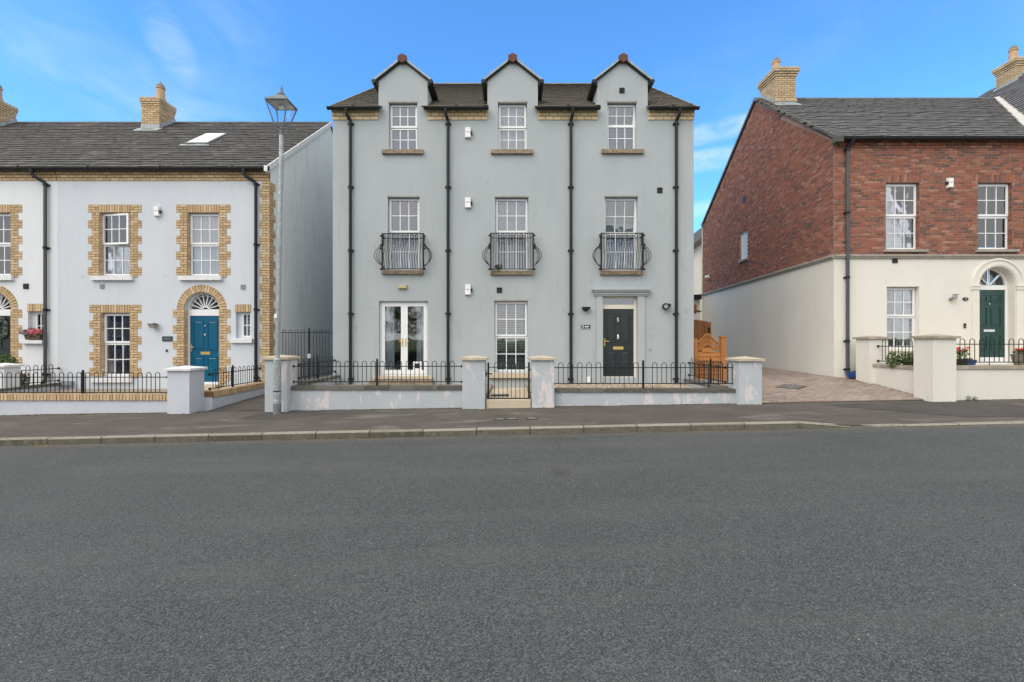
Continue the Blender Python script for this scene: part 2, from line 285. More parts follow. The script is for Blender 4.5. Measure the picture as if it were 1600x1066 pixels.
# ------------------------------------------------------------------ builders
ORG = {}
class Frame:                     # local (u, d, z): u along the wall, d outwards from it, z up
    def __init__(s, x, y, ang=0.0):
        s.ang = ang; s.m = Matrix.Translation((x, y, 0)) @ Matrix.Rotation(ang, 4, 'Z')
    def p(s, u, d, z): return s.m @ Vector((u, -d, z))
FRONT = Frame(0, FY)
WORLD = Frame(0, 0)
class MB:
    def __init__(s): s.v = []; s.f = []; s.r = []
    def add(s, vs, fs, r=None):
        o = len(s.v); s.v += [Vector(v) for v in vs]; s.f += [tuple(i + o for i in f) for f in fs]
        s.r += [random.random() if r is None else r] * len(vs)
        return s
    def quad(s, *p): return s.add(p, [tuple(range(len(p)))])
    def box(s, x0, x1, y0, y1, z0, z1):
        vs = [(x, y, z) for z in (z0, z1) for y in (y0, y1) for x in (x0, x1)]
        return s.add(vs, [(0, 2, 3, 1), (4, 5, 7, 6), (0, 1, 5, 4), (2, 6, 7, 3), (0, 4, 6, 2), (1, 3, 7, 5)])
    def bev(s, x0, x1, y0, y1, z0, z1, b):       # frustum towards -y (raised panel)
        vs = [(x0, y1, z0), (x1, y1, z0), (x1, y1, z1), (x0, y1, z1), (x0 + b, y0, z0 + b), (x1 - b, y0, z0 + b), (x1 - b, y0, z1 - b), (x0 + b, y0, z1 - b)]
        return s.add(vs, [(4, 5, 6, 7), (0, 1, 5, 4), (1, 2, 6, 5), (2, 3, 7, 6), (3, 0, 4, 7)])
    def prism(s, poly, a, b):                   # poly in world-ish 3D list, extruded by vector from a to b offsets
        n = len(poly); vs = [Vector(p) + Vector(a) for p in poly] + [Vector(p) + Vector(b) for p in poly]
        fs = [tuple(range(n)), tuple(range(2 * n - 1, n - 1, -1))] + [(i, (i + 1) % n, n + (i + 1) % n, n + i) for i in range(n)]
        return s.add(vs, fs)
    def tube(s, pts, r, k=6, cap=True, r2=None):
        pts = [Vector(p) for p in pts]; rings = []
        up = None
        for i, p in enumerate(pts):
            t = (pts[min(i + 1, len(pts) - 1)] - pts[max(i - 1, 0)]).normalized()
            if up is None:
                up = Vector((0, 0, 1)) if abs(t.z) < .9 else Vector((1, 0, 0))
            a = t.cross(up).normalized(); bb = a.cross(t).normalized(); up = bb
            rr = r if r2 is None else r + (r2 - r) * i / (len(pts) - 1)
            rings.append([p + (a * math.cos(q) + bb * math.sin(q)) * rr for q in [2 * math.pi * j / k for j in range(k)]])
        vs = [v for g in rings for v in g]; fs = []
        for i in range(len(pts) - 1):
            for j in range(k):
                fs.append((i * k + j, i * k + (j + 1) % k, (i + 1) * k + (j + 1) % k, (i + 1) * k + j))
        if cap: fs += [tuple(range(k))[::-1], tuple((len(pts) - 1) * k + j for j in range(k))]
        return s.add(vs, fs)
    def lathe(s, c, prof, k=12, rot=0.0):        # prof: (r, z)
        vs = []; fs = []
        for r, z in prof:
            for j in range(k):
                q = 2 * math.pi * j / k + rot; vs.append((c[0] + r * math.cos(q), c[1] + r * math.sin(q), c[2] + z))
        for i in range(len(prof) - 1):
            for j in range(k): fs.append((i * k + j, i * k + (j + 1) % k, (i + 1) * k + (j + 1) % k, (i + 1) * k + j))
        fs += [tuple(range(k))[::-1], tuple((len(prof) - 1) * k + j for j in range(k))]
        return s.add(vs, fs)
    def build(s, name, m, parent=None, frame=None, smooth=False, bevel=0):
        vs = [frame.m @ v for v in s.v] if frame else s.v
        lo = Vector((min(v.x for v in vs), min(v.y for v in vs), min(v.z for v in vs)))
        hi = Vector((max(v.x for v in vs), max(v.y for v in vs), max(v.z for v in vs)))
        c = (lo + hi) / 2 if parent else Vector(((lo.x + hi.x) / 2, (lo.y + hi.y) / 2, lo.z))
        me = bpy.data.meshes.new(name); me.from_pydata([v - c for v in vs], [], s.f)
        at = me.attributes.new('rnd', 'FLOAT', 'POINT'); at.data.foreach_set('value', s.r)
        me.materials.append(m if not isinstance(m, str) else M[m])
        if smooth: me.polygons.foreach_set('use_smooth', [True] * len(me.polygons))
        me.update()
        o = bpy.data.objects.new(name, me); COL.objects.link(o)
        place(o, parent, c)
        if bevel:
            b = o.modifiers.new('bevel', 'BEVEL'); b.width = bevel; b.segments = 2; b.limit_method = 'ANGLE'
        return o
def place(o, parent, c, rot=None):
    ORG[o.name] = Vector(c)
    if parent: o.parent = parent; o.location = Vector(c) - ORG[parent.name]
    else: o.location = c
    if rot is not None: o.rotation_euler = rot
    return o
def tag(o, label, cat, group=None):
    o['label'] = label; o['category'] = cat
    if group: o['group'] = group
    return o
def lab(o, label): o['label'] = label; return o
def thing(name, loc, label, cat, group=None):
    o = bpy.data.objects.new(name, None); o.empty_display_size = .2; COL.objects.link(o); place(o, None, Vector(loc))
    return tag(o, label, cat, group)
def struct(name, mb, m, **k):
    o = mb.build(name, m, None, **k); o['kind'] = 'structure'; return o
def inst(name, me, parent, c, rot=None):
    o = bpy.data.objects.new(name, me); COL.objects.link(o); return place(o, parent, c, rot)
def U(px, Y=FY): return (px - 800) * Y / F
def Z(py, Y=FY): return CZ - (py - 530) * Y / F

class Pieces:                    # bricks, tiles, blocks: the nearest as objects sharing meshes, the rest joined
    def __init__(s, name, m): s.name = name; s.m = m; s.l = []
    def add(s, c, size, rot=(0, 0, 0), frame=None):
        if frame:
            c = frame.p(c[0], c[1], c[2]); rot = (rot[0], rot[1], rot[2] + frame.ang)
        s.l.append((Vector(c), tuple(round(x, 3) for x in size), rot))
    def build(s, parent, limit=300, plural=None, jit=0.0015):
        l = sorted(s.l, key=lambda t: (t[0] - cam.location).length)
        l.sort(key=lambda t: (abs(U(0)) if abs(t[0].x * F / max(t[0].y, .1)) > 815 else 0))
        cache = {}
        for c, sz, rot in l[:limit]:
            if sz not in cache:
                me = bpy.data.meshes.new(s.name); x, y, z = (q / 2 for q in sz)
                mb = MB().box(-x, x, -y, y, -z, z); me.from_pydata(mb.v, [], mb.f); me.materials.append(M[s.m]); cache[sz] = me
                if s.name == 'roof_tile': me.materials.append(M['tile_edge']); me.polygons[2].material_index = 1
            j = Vector([random.uniform(-jit, jit) for _ in range(3)])
            inst(s.name, cache[sz], parent, c + j, rot)
        if len(l) > limit:
            mb = MB()
            for c, sz, rot in l[limit:]:
                mt = Matrix.Translation(c + Vector([random.uniform(-jit, jit) for _ in range(3)])) @ Euler(rot).to_matrix().to_4x4(); x, y, z = (q / 2 for q in sz)
                b = MB().box(-x, x, -y, y, -z, z); mb.add([mt @ v for v in b.v], b.f)
            o = mb.build(plural or s.name + 's', s.m, parent); o['kind'] = 'stuff'
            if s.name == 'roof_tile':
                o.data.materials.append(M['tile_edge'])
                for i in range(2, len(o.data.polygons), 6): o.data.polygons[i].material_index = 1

def wall(mb, u0, u1, z0, z1, ops=(), arches=(), rev=.17):
    """rectangular wall face at d=0 with openings (u0,u1,z0,z1) and arches (u0,u1,z0,zspring), reveals going in"""
    rects = list(ops) + [(a, b, c, d + (b - a) / 2) for a, b, c, d in arches]
    us = sorted({u0, u1} | {x for r in rects for x in r[:2] if u0 < x < u1}); zs = sorted({z0, z1} | {x for r in rects for x in r[2:] if z0 < x < z1})
    for i in range(len(us) - 1):
        for j in range(len(zs) - 1):
            cu, cz = (us[i] + us[i + 1]) / 2, (zs[j] + zs[j + 1]) / 2
            if any(r[0] < cu < r[1] and r[2] < cz < r[3] for r in rects): continue
            mb.quad((us[i], 0, zs[j]), (us[i + 1], 0, zs[j]), (us[i + 1], 0, zs[j + 1]), (us[i], 0, zs[j + 1]))
    for a, b, c, d in ops:
        mb.quad((a, 0, c), (a, 0, d), (a, rev, d), (a, rev, c)); mb.quad((b, 0, c), (b, 0, d), (b, rev, d), (b, rev, c))
        mb.quad((a, 0, d), (b, 0, d), (b, rev, d), (a, rev, d)); mb.quad((a, 0, c), (b, 0, c), (b, rev, c), (a, rev, c))
    for a, b, c, s in arches:
        r = (b - a) / 2; m = (a + b) / 2; N = 20; top = s + r
        pts = [(m - r * math.cos(math.pi * i / N), s + r * math.sin(math.pi * i / N)) for i in range(N + 1)]
        for i in range(N):
            (x0, y0), (x1, y1) = pts[i], pts[i + 1]
            mb.quad((x0, 0, y0), (x1, 0, y1), (x1, 0, top), (x0, 0, top))
            mb.quad((x0, 0, y0), (x1, 0, y1), (x1, rev, y1), (x0, rev, y0))
        for x in (a, b): mb.quad((x, 0, c), (x, 0, s), (x, rev, s), (x, rev, c))
        mb.quad((a, 0, c), (b, 0, c), (b, rev, c), (a, rev, c))
    return mb

PANE = {}
def curtain(mb, u0, u1, y, z0, z1, amp=.018, per=.11):
    n = max(4, int((u1 - u0) / per * 6)); ph = random.uniform(0, 6)
    xs = [u0 + (u1 - u0) * i / n for i in range(n + 1)]
    ys = [y + amp * math.sin((x - u0) / per * 2 * math.pi + ph) + amp * .5 * math.sin((x - u0) / per * 3.7 + ph) for x in xs]
    vs = [(x, yy, z) for x, yy in zip(xs, ys) for z in (z0, z1)]
    mb.add(vs, [(2 * i, 2 * i + 2, 2 * i + 3, 2 * i + 1) for i in range(n)])
def sash(win, fr, name, u0, u1, z0, z1, d, cols, rows, ft, tr, gl='glass', bar=.024, th=.05):
    """one sash: frame members, glazing bars, panes; tr maps local vectors"""
    def T(mb): mb.v = [tr(v) for v in mb.v]; return mb
    y0, y1 = -d, -d + th
    mb = MB().box(u0, u0 + ft, y0, y1, z0, z1).box(u1 - ft, u1, y0, y1, z0, z1)
    mb.box(u0 + ft, u1 - ft, y0, y1, z0, z0 + ft).box(u0 + ft, u1 - ft, y0, y1, z1 - ft, z1)
    T(mb).build(name, 'upvc', win, fr)
    a0, a1, c0, c1 = u0 + ft, u1 - ft, z0 + ft, z1 - ft
    mb = MB(); pw, ph = (a1 - a0) / cols, (c1 - c0) / rows
    for i in range(1, cols): mb.box(a0 + pw * i - bar / 2, a0 + pw * i + bar / 2, y0 + .008, y1 - .01, c0, c1)
    for j in range(1, rows): mb.box(a0, a1, y0 + .010, y1 - .012, c0 + ph * j - bar / 2, c0 + ph * j + bar / 2)
    if mb.v: T(mb).build('glazing_bar', 'upvc', win, fr)
    for i in range(cols):
        for j in range(rows):
            e = random.uniform(-.0012, .0012)
            T(MB().box(a0 + pw * i + bar / 2, a0 + pw * (i + 1) - bar / 2, y0 + .02 + e, y0 + .026 - e, c0 + ph * j + bar / 2, c0 + ph * (j + 1) - bar / 2)).build('pane', gl, win, fr)
ID = lambda v: v
def window(parent, fr, rect, mid=None, tilt=0, swing=0, back=.15, cur='net', cols=3, rows=2, rows2=2, ft=.045, name='window', label=None):
    u0, u1, z0, z1 = rect; y = back
    mb = MB(); o = .045
    mb.box(u0, u0 + o, y, y + .07, z0, z1).box(u1 - o, u1, y, y + .07, z0, z1).box(u0 + o, u1 - o, y, y + .07, z0, z0 + o).box(u0 + o, u1 - o, y, y + .07, z1 - o, z1)
    if mid: mb.box(u0 + o, u1 - o, y, y + .07, mid - .025, mid + .025)
    win = mb.build(name, 'upvc', parent, fr)
    if label: lab(win, label)
    d = -y + .015
    if mid:
        sash(win, fr, 'lower_sash', u0 + o - .01, u1 - o + .01, z0 + o - .01, mid - .015, d, cols, rows2, .038, ID)
        if tilt:                                  # top hung, bottom edge pushed out
            h = Vector((0, y, z1 - .03)); A = Matrix.Translation(h) @ Matrix.Rotation(R(tilt), 4, 'X') @ Matrix.Translation(-h); tr = lambda v: A @ v
        elif swing:                               # hung at the left, right edge pushed out
            h = Vector((u0 + .03, y, 0)); A = Matrix.Translation(h) @ Matrix.Rotation(R(-swing), 4, 'Z') @ Matrix.Translation(-h); tr = lambda v: A @ v
        else: tr = ID
        e = .0 if not (tilt or swing) else .012
        sash(win, fr, 'upper_sash', u0 + o - .02 - e, u1 - o + .02 + e, mid + .008 - e, z1 - .025, d + .022, cols, rows, ft + .014, tr)
    else:
        sash(win, fr, 'sash', u0 + o - .01, u1 - o + .01, z0 + o - .01, z1 - o + .01, d, cols, rows, .04, ID)
    yb = y + .16; mb = MB(); a, b = u0 + .01, u1 - .01
    if cur == 'net': curtain(mb, a, b, yb, z0, z1, .007, .13); mb.build('net_curtain', 'curtain_w', win, fr)
    elif cur == 'sides':
        q = (b - a) * .24; curtain(mb, a, a + q, yb, z0, z1, .02, .08); curtain(mb, b - q, b, yb, z0, z1, .02, .08); mb.build('curtain', 'curtain_w', win, fr)
    elif cur == 'blue': curtain(mb, a, b, yb, z0, z1 - .75, .010, .16); mb.build('curtain', 'curtain_b', win, fr)
    elif cur == 'cream': curtain(mb, a, b, yb, z0, z1, .015, .12); mb.build('curtain', 'curtain_c', win, fr)
    elif cur == 'russet':
        q = (b - a) * .30; curtain(mb, a, a + q, yb, z0, z1, .02, .1); curtain(mb, b - q * .7, b, yb, z0, z1, .02, .1); mb.build('curtain', 'curtain_r', win, fr)
    elif cur == 'blind':
        n = int((z1 - z0) / .075)
        for i in range(n):
            z = z0 + .04 + i * .075; mb.quad((a, yb - .02, z), (b, yb - .02, z), (b, yb + .015, z + .05), (a, yb + .015, z + .05))
        ob = mb.build('venetian_blind', 'blind', win, fr)
    elif cur == 'half':
        curtain(mb, a, b, yb, z0, z0 + (z1 - z0) * .5, .007, .13); mb.build('net_curtain', 'curtain_w', win, fr)
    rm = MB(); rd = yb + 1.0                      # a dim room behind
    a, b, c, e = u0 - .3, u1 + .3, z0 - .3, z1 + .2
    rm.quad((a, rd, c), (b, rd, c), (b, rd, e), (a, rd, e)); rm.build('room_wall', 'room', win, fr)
    return win
def sill(win, fr, px0, px1, py0, py1, m='sill', proud=.09, Y=FY):
    z1, z0 = Z(py0, Y), Z(py1, Y)
    o = MB().box(U(px0, Y), U(px1, Y), -proud, .14, z0, z1).build('sill', m, win, fr, bevel=.006); return o
def op(x0, y0, x1, y1, Y=FY): return (U(x0, Y), U(x1, Y), Z(y1, Y), Z(y0, Y))

def gutter(parent, u0, u1, y, z, m='pipe', r=.062, name='gutter'):
    mb = MB(); k = 8; vs = []
    for x in (u0, u1):
        for rr in (r, r - .008):
            for j in range(k + 1):
                q = math.pi + math.pi * j / k; vs.append((x, y + rr * math.cos(q), z + rr * math.sin(q) * 1.05))
    n = k + 1
    fs = [(j, j + 1, 2 * n + j + 1, 2 * n + j) for j in range(k)] + [(n + j, n + j + 1, 3 * n + j + 1, 3 * n + j) for j in range(k)]
    fs += [tuple(range(n)), tuple(range(2 * n, 3 * n)), (0, n, 3 * n, 2 * n), (n - 1, 2 * n - 1, 4 * n - 1, 3 * n - 1)]
    mb.add(vs, fs)
    g = mb.build(name, m, parent)
    mb = MB(); L_ = u1 - u0; c = max(1, int(L_ / 1.9))
    for i in range(c):
        x = u0 + L_ * (i + .5) / c
        mb.tube([(x - .045, y, z - .003), (x + .045, y, z - .003)], r + .008, 12)
    mb.build('gutter_bracket', m, g); return g
def downpipe(parent, px, pytop, pybot, pxtop, y_out=.16, collars=(), m='pipe', r=.045, Y=FY, shoe=True, yjoin=None, m2=None):
    """wall pipe with swan neck from the gutter outlet"""
    x, xt = U(px, Y), U(pxtop, Y); zt, zb = Z(pytop, Y), Z(pybot, Y); zj = Z(yjoin, Y) if yjoin else zt - .35
    yw = Y - .075; yo = Y - y_out
    mb = MB(); mb.tube([(x, yw, zb), (x, yw, zj)], r, 10)
    p = mb.build('downpipe', m2 or m, parent, smooth=False)
    mb = MB(); h_ = zt - zj; mb.tube([(xt, yo, zt), (xt, yo, zt - h_ * .38), (xt + (x - xt) * .12, yo + (yw - yo) * .12, zt - h_ * .50), (x - (x - xt) * .12, yw - (yw - yo) * .12, zj + h_ * .22), (x, yw, zj + h_ * .10), (x, yw, zj)], r + .004, 10); mb.tube([(xt, yo, zt - .03), (xt, yo, zt - .10)], r + .016, 10)
    mb.build('swan_neck', m, p)
    for cy in collars:
        z = Z(cy, Y); MB().tube([(x, yw, z - .035), (x, yw, z + .035)], r + .014, 10).box(x - .09, x + .09, yw - .01 + .03, Y - .002, z - .02, z + .02).build('collar', m, p)
    if shoe: MB().tube([(x, yw, zb + .02), (x, yw - .02, zb - .03), (x + .02, yw - .10, zb - .09)], r + .008, 10).build('shoe', m, p)
    return p
def box_part(name, m, parent, x0, x1, y0, y1, z0, z1, bevel=0):
    return MB().box(x0, x1, y0, y1, z0, z1).build(name, m, parent, bevel=bevel)
def alarm(parent, px, py, w=.17, h=.31, side='r'):
    x, z = U(px), Z(py)
    a = MB().bev(x - w / 2, x + w / 2, FY - .085, FY - .01, z - h / 2, z + h / 2, .018).build('alarm_box', 'upvc', parent)
    sx = x + w / 2 - .012 if side == 'r' else x - w / 2 - .035
    MB().box(sx, sx + .05, FY - .075, FY - .02, z - .05, z + .03).build('siren_light', 'plastic_b', a)
    MB().box(x - .05, x + .05, FY - .0885, FY - .085, z + .0, z + .016).build('label_strip', 'galv_d', a)
    return a
def vent(parent, px, py, s=.16, m='plastic_b', fr=None):
    x, z = U(px), Z(py); mb = MB().box(x - s / 2, x + s / 2, FY - .02, FY - .002, z - s / 2, z + s / 2)
    v = mb.build('air_vent', m, parent); mb = MB()
    for i in range(4): zz = z - s / 2 + s * (i + .5) / 4; mb.box(x - s / 2 + .015, x + s / 2 - .015, FY - .03, FY - .02, zz - .008, zz + .008)
    mb.build('louvre', m, v); return v

# brick helpers (buff surrounds) ------------------------------------------
CH, BL, J = .080, .235, .017
def jamb(P, u_in, side, z0, z1, d=.010, fr=FRONT, narrow=.235, wide=.353, start_wide=True, backing=None, depth=.05, top=None):
    """toothed jamb; u_in: edge at the opening; side -1 = grows to the left"""
    n = int(round((z1 - z0) / CH)); ch = (z1 - z0) / n
    for i in range(n):
        k = (n - 1 - i) // 3; w_ = (k % 2 == 0) == start_wide
        wd = wide if w_ else narrow; z = z0 + ch * (i + .5)
        if w_: parts = [BL, wd - BL] if i % 2 else [wd - BL, BL]
        else: parts = [wd] if i % 2 else [wd / 2, wd / 2]
        x = 0
        for p in parts:
            c = u_in + side * (x + p / 2); x += p
            P.add((c, d + depth * 0 - depth / 2, z), (p - J, depth, ch - J), fr and (0, 0, 0), fr)
        if backing: backing.box(min(u_in, u_in + side * (wd - .008)), max(u_in, u_in + side * (wd - .008)), -.004 , 0.02, z0 + ch * i, z0 + ch * (i + 1) + (0 if i < n - 1 else 0))
def soldier(P, u0, u1, z0, z1, d=.010, fr=FRONT, depth=.05, pitch=.08):
    n = max(1, int(round((u1 - u0) / pitch))); p = (u1 - u0) / n
    for i in range(n): P.add((u0 + p * (i + .5), d - depth / 2, (z0 + z1) / 2), (p - J, depth, z1 - z0 - J), (0, 0, 0), fr)
def reveal_bricks(P, u, z0, z1, side, fr=FRONT, dep=.15):
    n = int(round((z1 - z0) / CH)); ch = (z1 - z0) / n
    for i in range(n):
        P.add((u - side * .002, -dep / 2 + .006, z0 + ch * (i + .5)), (.012, dep - .012, ch - J), (0, 0, 0), fr)
def courses(P, u0, u1, z0, z1, n, d, depth=.05, fr=FRONT, pitch=BL, step=0.0, off=0, holes=()):
    ch = (z1 - z0) / n
    for i in range(n):
        z = z0 + ch * (i + .5); x = u0 - (pitch / 2 if (i + off) % 2 else 0)
        dd = d + step * i
        while x < u1 - .001:
            a, b = max(x, u0), min(x + pitch, u1)
            segs = [(a, b)]
            for h0, h1, hz0, hz1 in holes:
                if hz0 < z < hz1:
                    ns = []
                    for s0, s1 in segs:
                        if s1 <= h0 or s0 >= h1: ns.append((s0, s1))
                        else:
                            if s0 < h0: ns.append((s0, h0))
                            if s1 > h1: ns.append((h1, s1))
                    segs = ns
            for s0, s1 in segs:
                if s1 - s0 > .035: P.add(((s0 + s1) / 2, dd - (depth + step * i) / 2, z), (s1 - s0 - J, depth + step * i, ch - J), (0, 0, 0), fr)
            x += pitch
def arch_ring(P, uc, zs, r0, r1, d=.010, fr=FRONT, depth=.05, pitch=.08):
    n = int(round(math.pi * (r0 + r1) / 2 / pitch * .92))
    for i in range(n):
        q = math.pi * (i + .5) / n; rm = (r0 + r1) / 2; wd = math.pi * rm / n
        P.add((uc + rm * math.cos(q), d - depth / 2, zs + rm * math.sin(q)), (r1 - r0 - J, depth, wd - J), (0, -q, 0), fr)
def arch_plate(mb, uc, zs, r0, r1, y0=-.004, y1=.02, N=24, full=math.pi):
    for i in range(N):
        a, b = full * i / N, full * (i + 1) / N
        pts = [(uc + r * math.cos(q), zs + r * math.sin(q)) for r, q in ((r0, a), (r1, a), (r1, b), (r0, b))]
        mb.prism([(x, 0, z) for x, z in pts], (0, y0, 0), (0, y1, 0))
def roof_tiles(roof, P, u0, u1, ye, ze, yr, zr, fr=WORLD, wt=.33, gauge=.25, clip=None, lift=.02):
    """tiles on a slope rising from (ye, ze) to (yr, zr); u along the eaves"""
    Ls = math.hypot(yr - ye, zr - ze); th = math.atan2(zr - ze, yr - ye); n = int(Ls / gauge); g = Ls / n
    for i in range(n):
        t = (i + .42) * g; y = ye + math.cos(th) * t - math.sin(th) * lift; z = ze + math.sin(th) * t + math.cos(th) * lift
        x = u0 - (wt / 2 if i % 2 else 0)
        while x < u1 - .01:
            a, b = max(x, u0), min(x + wt, u1); x += wt
            if b - a < .04: continue
            if clip and not clip((a + b) / 2, y, z): continue
            c = fr.m @ Vector(((a + b) / 2, y, z))
            P.l.append((c, (round(b - a - .007, 2), round(g * 1.15, 3), .036), (th - .085, 0, fr.ang)))
def chimney(parent, x0, x1, y0, y1, zb, zt, m='buff', flare=1.0, px=None, py=None):
    mm = 'buff_mortar'
    ch = MB().box(x0, x1, y0, y1, zb, zt).build('chimney', mm, parent)
    P = Pieces('brick', m)
    n = int((zt - zb) / .081)
    steps = {n - 1: .10 * flare, n - 2: .10 * flare, n - 3: .06 * flare, n - 4: .03 * flare, n // 2: .03 * (flare > .8)}
    for i in range(n):
        e = steps.get(i, 0) + .010; a0, a1, b0, b1 = x0 - e, x1 + e, y0 - e, y1 + e; z = zb + (i + .5) * (zt - zb) / n; h = (zt - zb) / n - J
        dp = .05 + e
        for (s, t, ax) in ((a0, a1, 'f'), (b0, b1, 'l'), (b0, b1, 'r')):
            L_ = t - s; x = s - (BL / 2 if i % 2 else 0)
            while x < t - .01:
                p, q = max(x, s), min(x + BL, t); x += BL
                if q - p < .03: continue
                c = (p + q) / 2
                if ax == 'f': P.add((c, b0 + dp / 2, z), (q - p - J, dp, h))
                elif ax == 'l': P.add((a0 + dp / 2 + .001, c, z), (dp, q - p - J, h - .001))
                else: P.add((a1 - dp / 2 - .001, c, z), (dp, q - p - J, h - .001))
    P.build(ch, limit=0, plural='brickwork')
    MB().box(x0 - .08 * flare, x1 + .08 * flare, y0 - .08 * flare, y1 + .08 * flare, zt - .01, zt + .02).build('mortar_cap', 'mortar_w', ch)
    px = (x0 + x1) / 2 if px is None else px; py = (y0 + y1) / 2 if py is None else py
    MB().lathe((px, py, zt + .02), [(.17, 0), (.17, .06), (.15, .08), (.135, .42), (.16, .44), (.16, .5)], 14).build('chimney_pot', 'pot_clay', ch)
    MB().lathe((px, py, zt + .52), [(.13, 0), (.14, .05), (.02, .22)], 10).build('cowl', 'galv_d', ch)
    return ch

# ================================================================== ground, road, pavement
def zr(x): return .0216 * x
def zk(x):                                         # kerb top: full height, dropped for the drive at the right
    t = min(1, max(0, (x - 5.55) / .95)); return zr(x) + .126 - .101 * t
def zp(x): return .16 + .0154 * x                    # pavement at the garden walls
YK, YP = 8.65, 10.95
def cl(x, a, b): return max(a, min(b, x))
mb = MB(); xs = [-900, -60, -30, 30, 60, 900]; ys = [-900, -60, -20, 60, 100, 900]
for i in range(5):
    for j in range(5):
        q = [(xs[a], ys[b], .0216 * cl(xs[a], -60, 60) - .5) for a, b in ((i, j), (i + 1, j), (i + 1, j + 1), (i, j + 1))]
        mb.quad(*q)
struct('ground', mb, 'ground')
mb = MB(); xs = [-60 + 4 * i for i in range(31)]; ys = [-3.2, 0, 3, 6, YK]
for i in range(30):
    for j in range(4):
        mb.quad(*[(xs[a], ys[b], zr(xs[a])) for a, b in ((i, j), (i + 1, j), (i + 1, j + 1), (i, j + 1))])
struct('road', mb, M['asphalt'])
# pavement, far side
xs = sorted(set([-60, -40, -25] + [-18 + .5 * i for i in range(73)] + [25, 40, 60])); mb = MB(); N = 5
def pz(x, t): return zk(x) + (zp(x) - zk(x)) * t + .012 * math.sin(x * 1.3 + t * 3) * t * (1 - t)
for i in range(len(xs) - 1):
    for j in range(N):
        q = []
        for a, t in ((i, j / N), (i + 1, j / N), (i + 1, (j + 1) / N), (i, (j + 1) / N)):
            x = xs[a]; q.append((x, YK + .13 + (YP + .25 - YK - .13) * t, pz(x, t)))
        mb.quad(*q)
struct('pavement', mb, 'pave')
# near pavement behind the camera
mb = MB()
mb.quad((-60, -5.6, zr(-60) + .1), (60, -5.6, zr(60) + .1), (60, -3.2, zr(60) + .1), (-60, -3.2, zr(-60) + .1))
mb.quad((-60, -3.2, zr(-60) - .02), (60, -3.2, zr(60) - .02), (60, -3.2, zr(60) + .1), (-60, -3.2, zr(-60) + .1))
struct('near_pavement', mb, 'pave')
# kerb stones
kb = MB()
for i in range(60): 
    a, b = -30 + i, -29 + i
    kb.add([(a, YK + .01, zr(a) - .1), (b, YK + .01, zr(b) - .1), (b, YK + .12, zr(b) - .1), (a, YK + .12, zr(a) - .1),
            (a, YK + .01, zk(a) - .012), (b, YK + .01, zk(b) - .012), (b, YK + .12, zk(b) - .012), (a, YK + .12, zk(a) - .012)],
           [(0, 1, 5, 4), (4, 5, 6, 7), (1, 2, 6, 5), (2, 3, 7, 6), (3, 0, 4, 7)])
kerb = struct('kerb', kb, 'kerb_joint')
x = U(73.75, 8.65) - 1.02 * 18
while x < 24:
    a, b = x + .011, x + 1.02 - .011; x += 1.02; e = random.uniform(-.004, .004); f_ = random.uniform(-.004, .004)
    y0 = YK + f_; mb = MB(); c = .022
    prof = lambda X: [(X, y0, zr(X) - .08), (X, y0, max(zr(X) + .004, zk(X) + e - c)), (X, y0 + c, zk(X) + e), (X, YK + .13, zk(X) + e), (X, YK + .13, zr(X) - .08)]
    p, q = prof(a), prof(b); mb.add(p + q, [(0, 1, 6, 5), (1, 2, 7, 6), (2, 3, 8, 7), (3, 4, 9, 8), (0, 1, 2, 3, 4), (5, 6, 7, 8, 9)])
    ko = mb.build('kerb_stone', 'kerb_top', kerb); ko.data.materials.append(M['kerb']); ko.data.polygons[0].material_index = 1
# little stopcock covers in the pavement
for px, w_ in ((781, 9), (800, 9.5), (831, 9)):
    Y = 9.55; x, z = U(px, Y), pz(U(px, Y), (Y - YK - .13) / 2.42) + .006
    o = thing('stopcock_cover', (x, Y, z), '', 'cover', 'small oval water covers in the pavement before the gate')
    o['label'] = {781: 'small oval metal water cover in the pavement, leftmost of three before the garden gate', 800: 'small oval metal water cover in the pavement, middle one of three before the gate',
                  831: 'small oval metal water cover in the pavement, set apart to the right of two others'}[px]
    mb = MB(); n = 14
    mb.prism([(x + .125 * math.cos(2 * math.pi * i / n), Y + .09 * math.sin(2 * math.pi * i / n), z) for i in range(n)], (0, 0, -.01), (0, 0, .004)); mb.build('frame', 'plastic_b', o)
    mb = MB(); mb.prism([(x + .10 * math.cos(2 * math.pi * i / n), Y + .065 * math.sin(2 * math.pi * i / n), z) for i in range(n)], (0, 0, 0), (0, 0, .009)); mb.build('lid', 'galv_d', o)

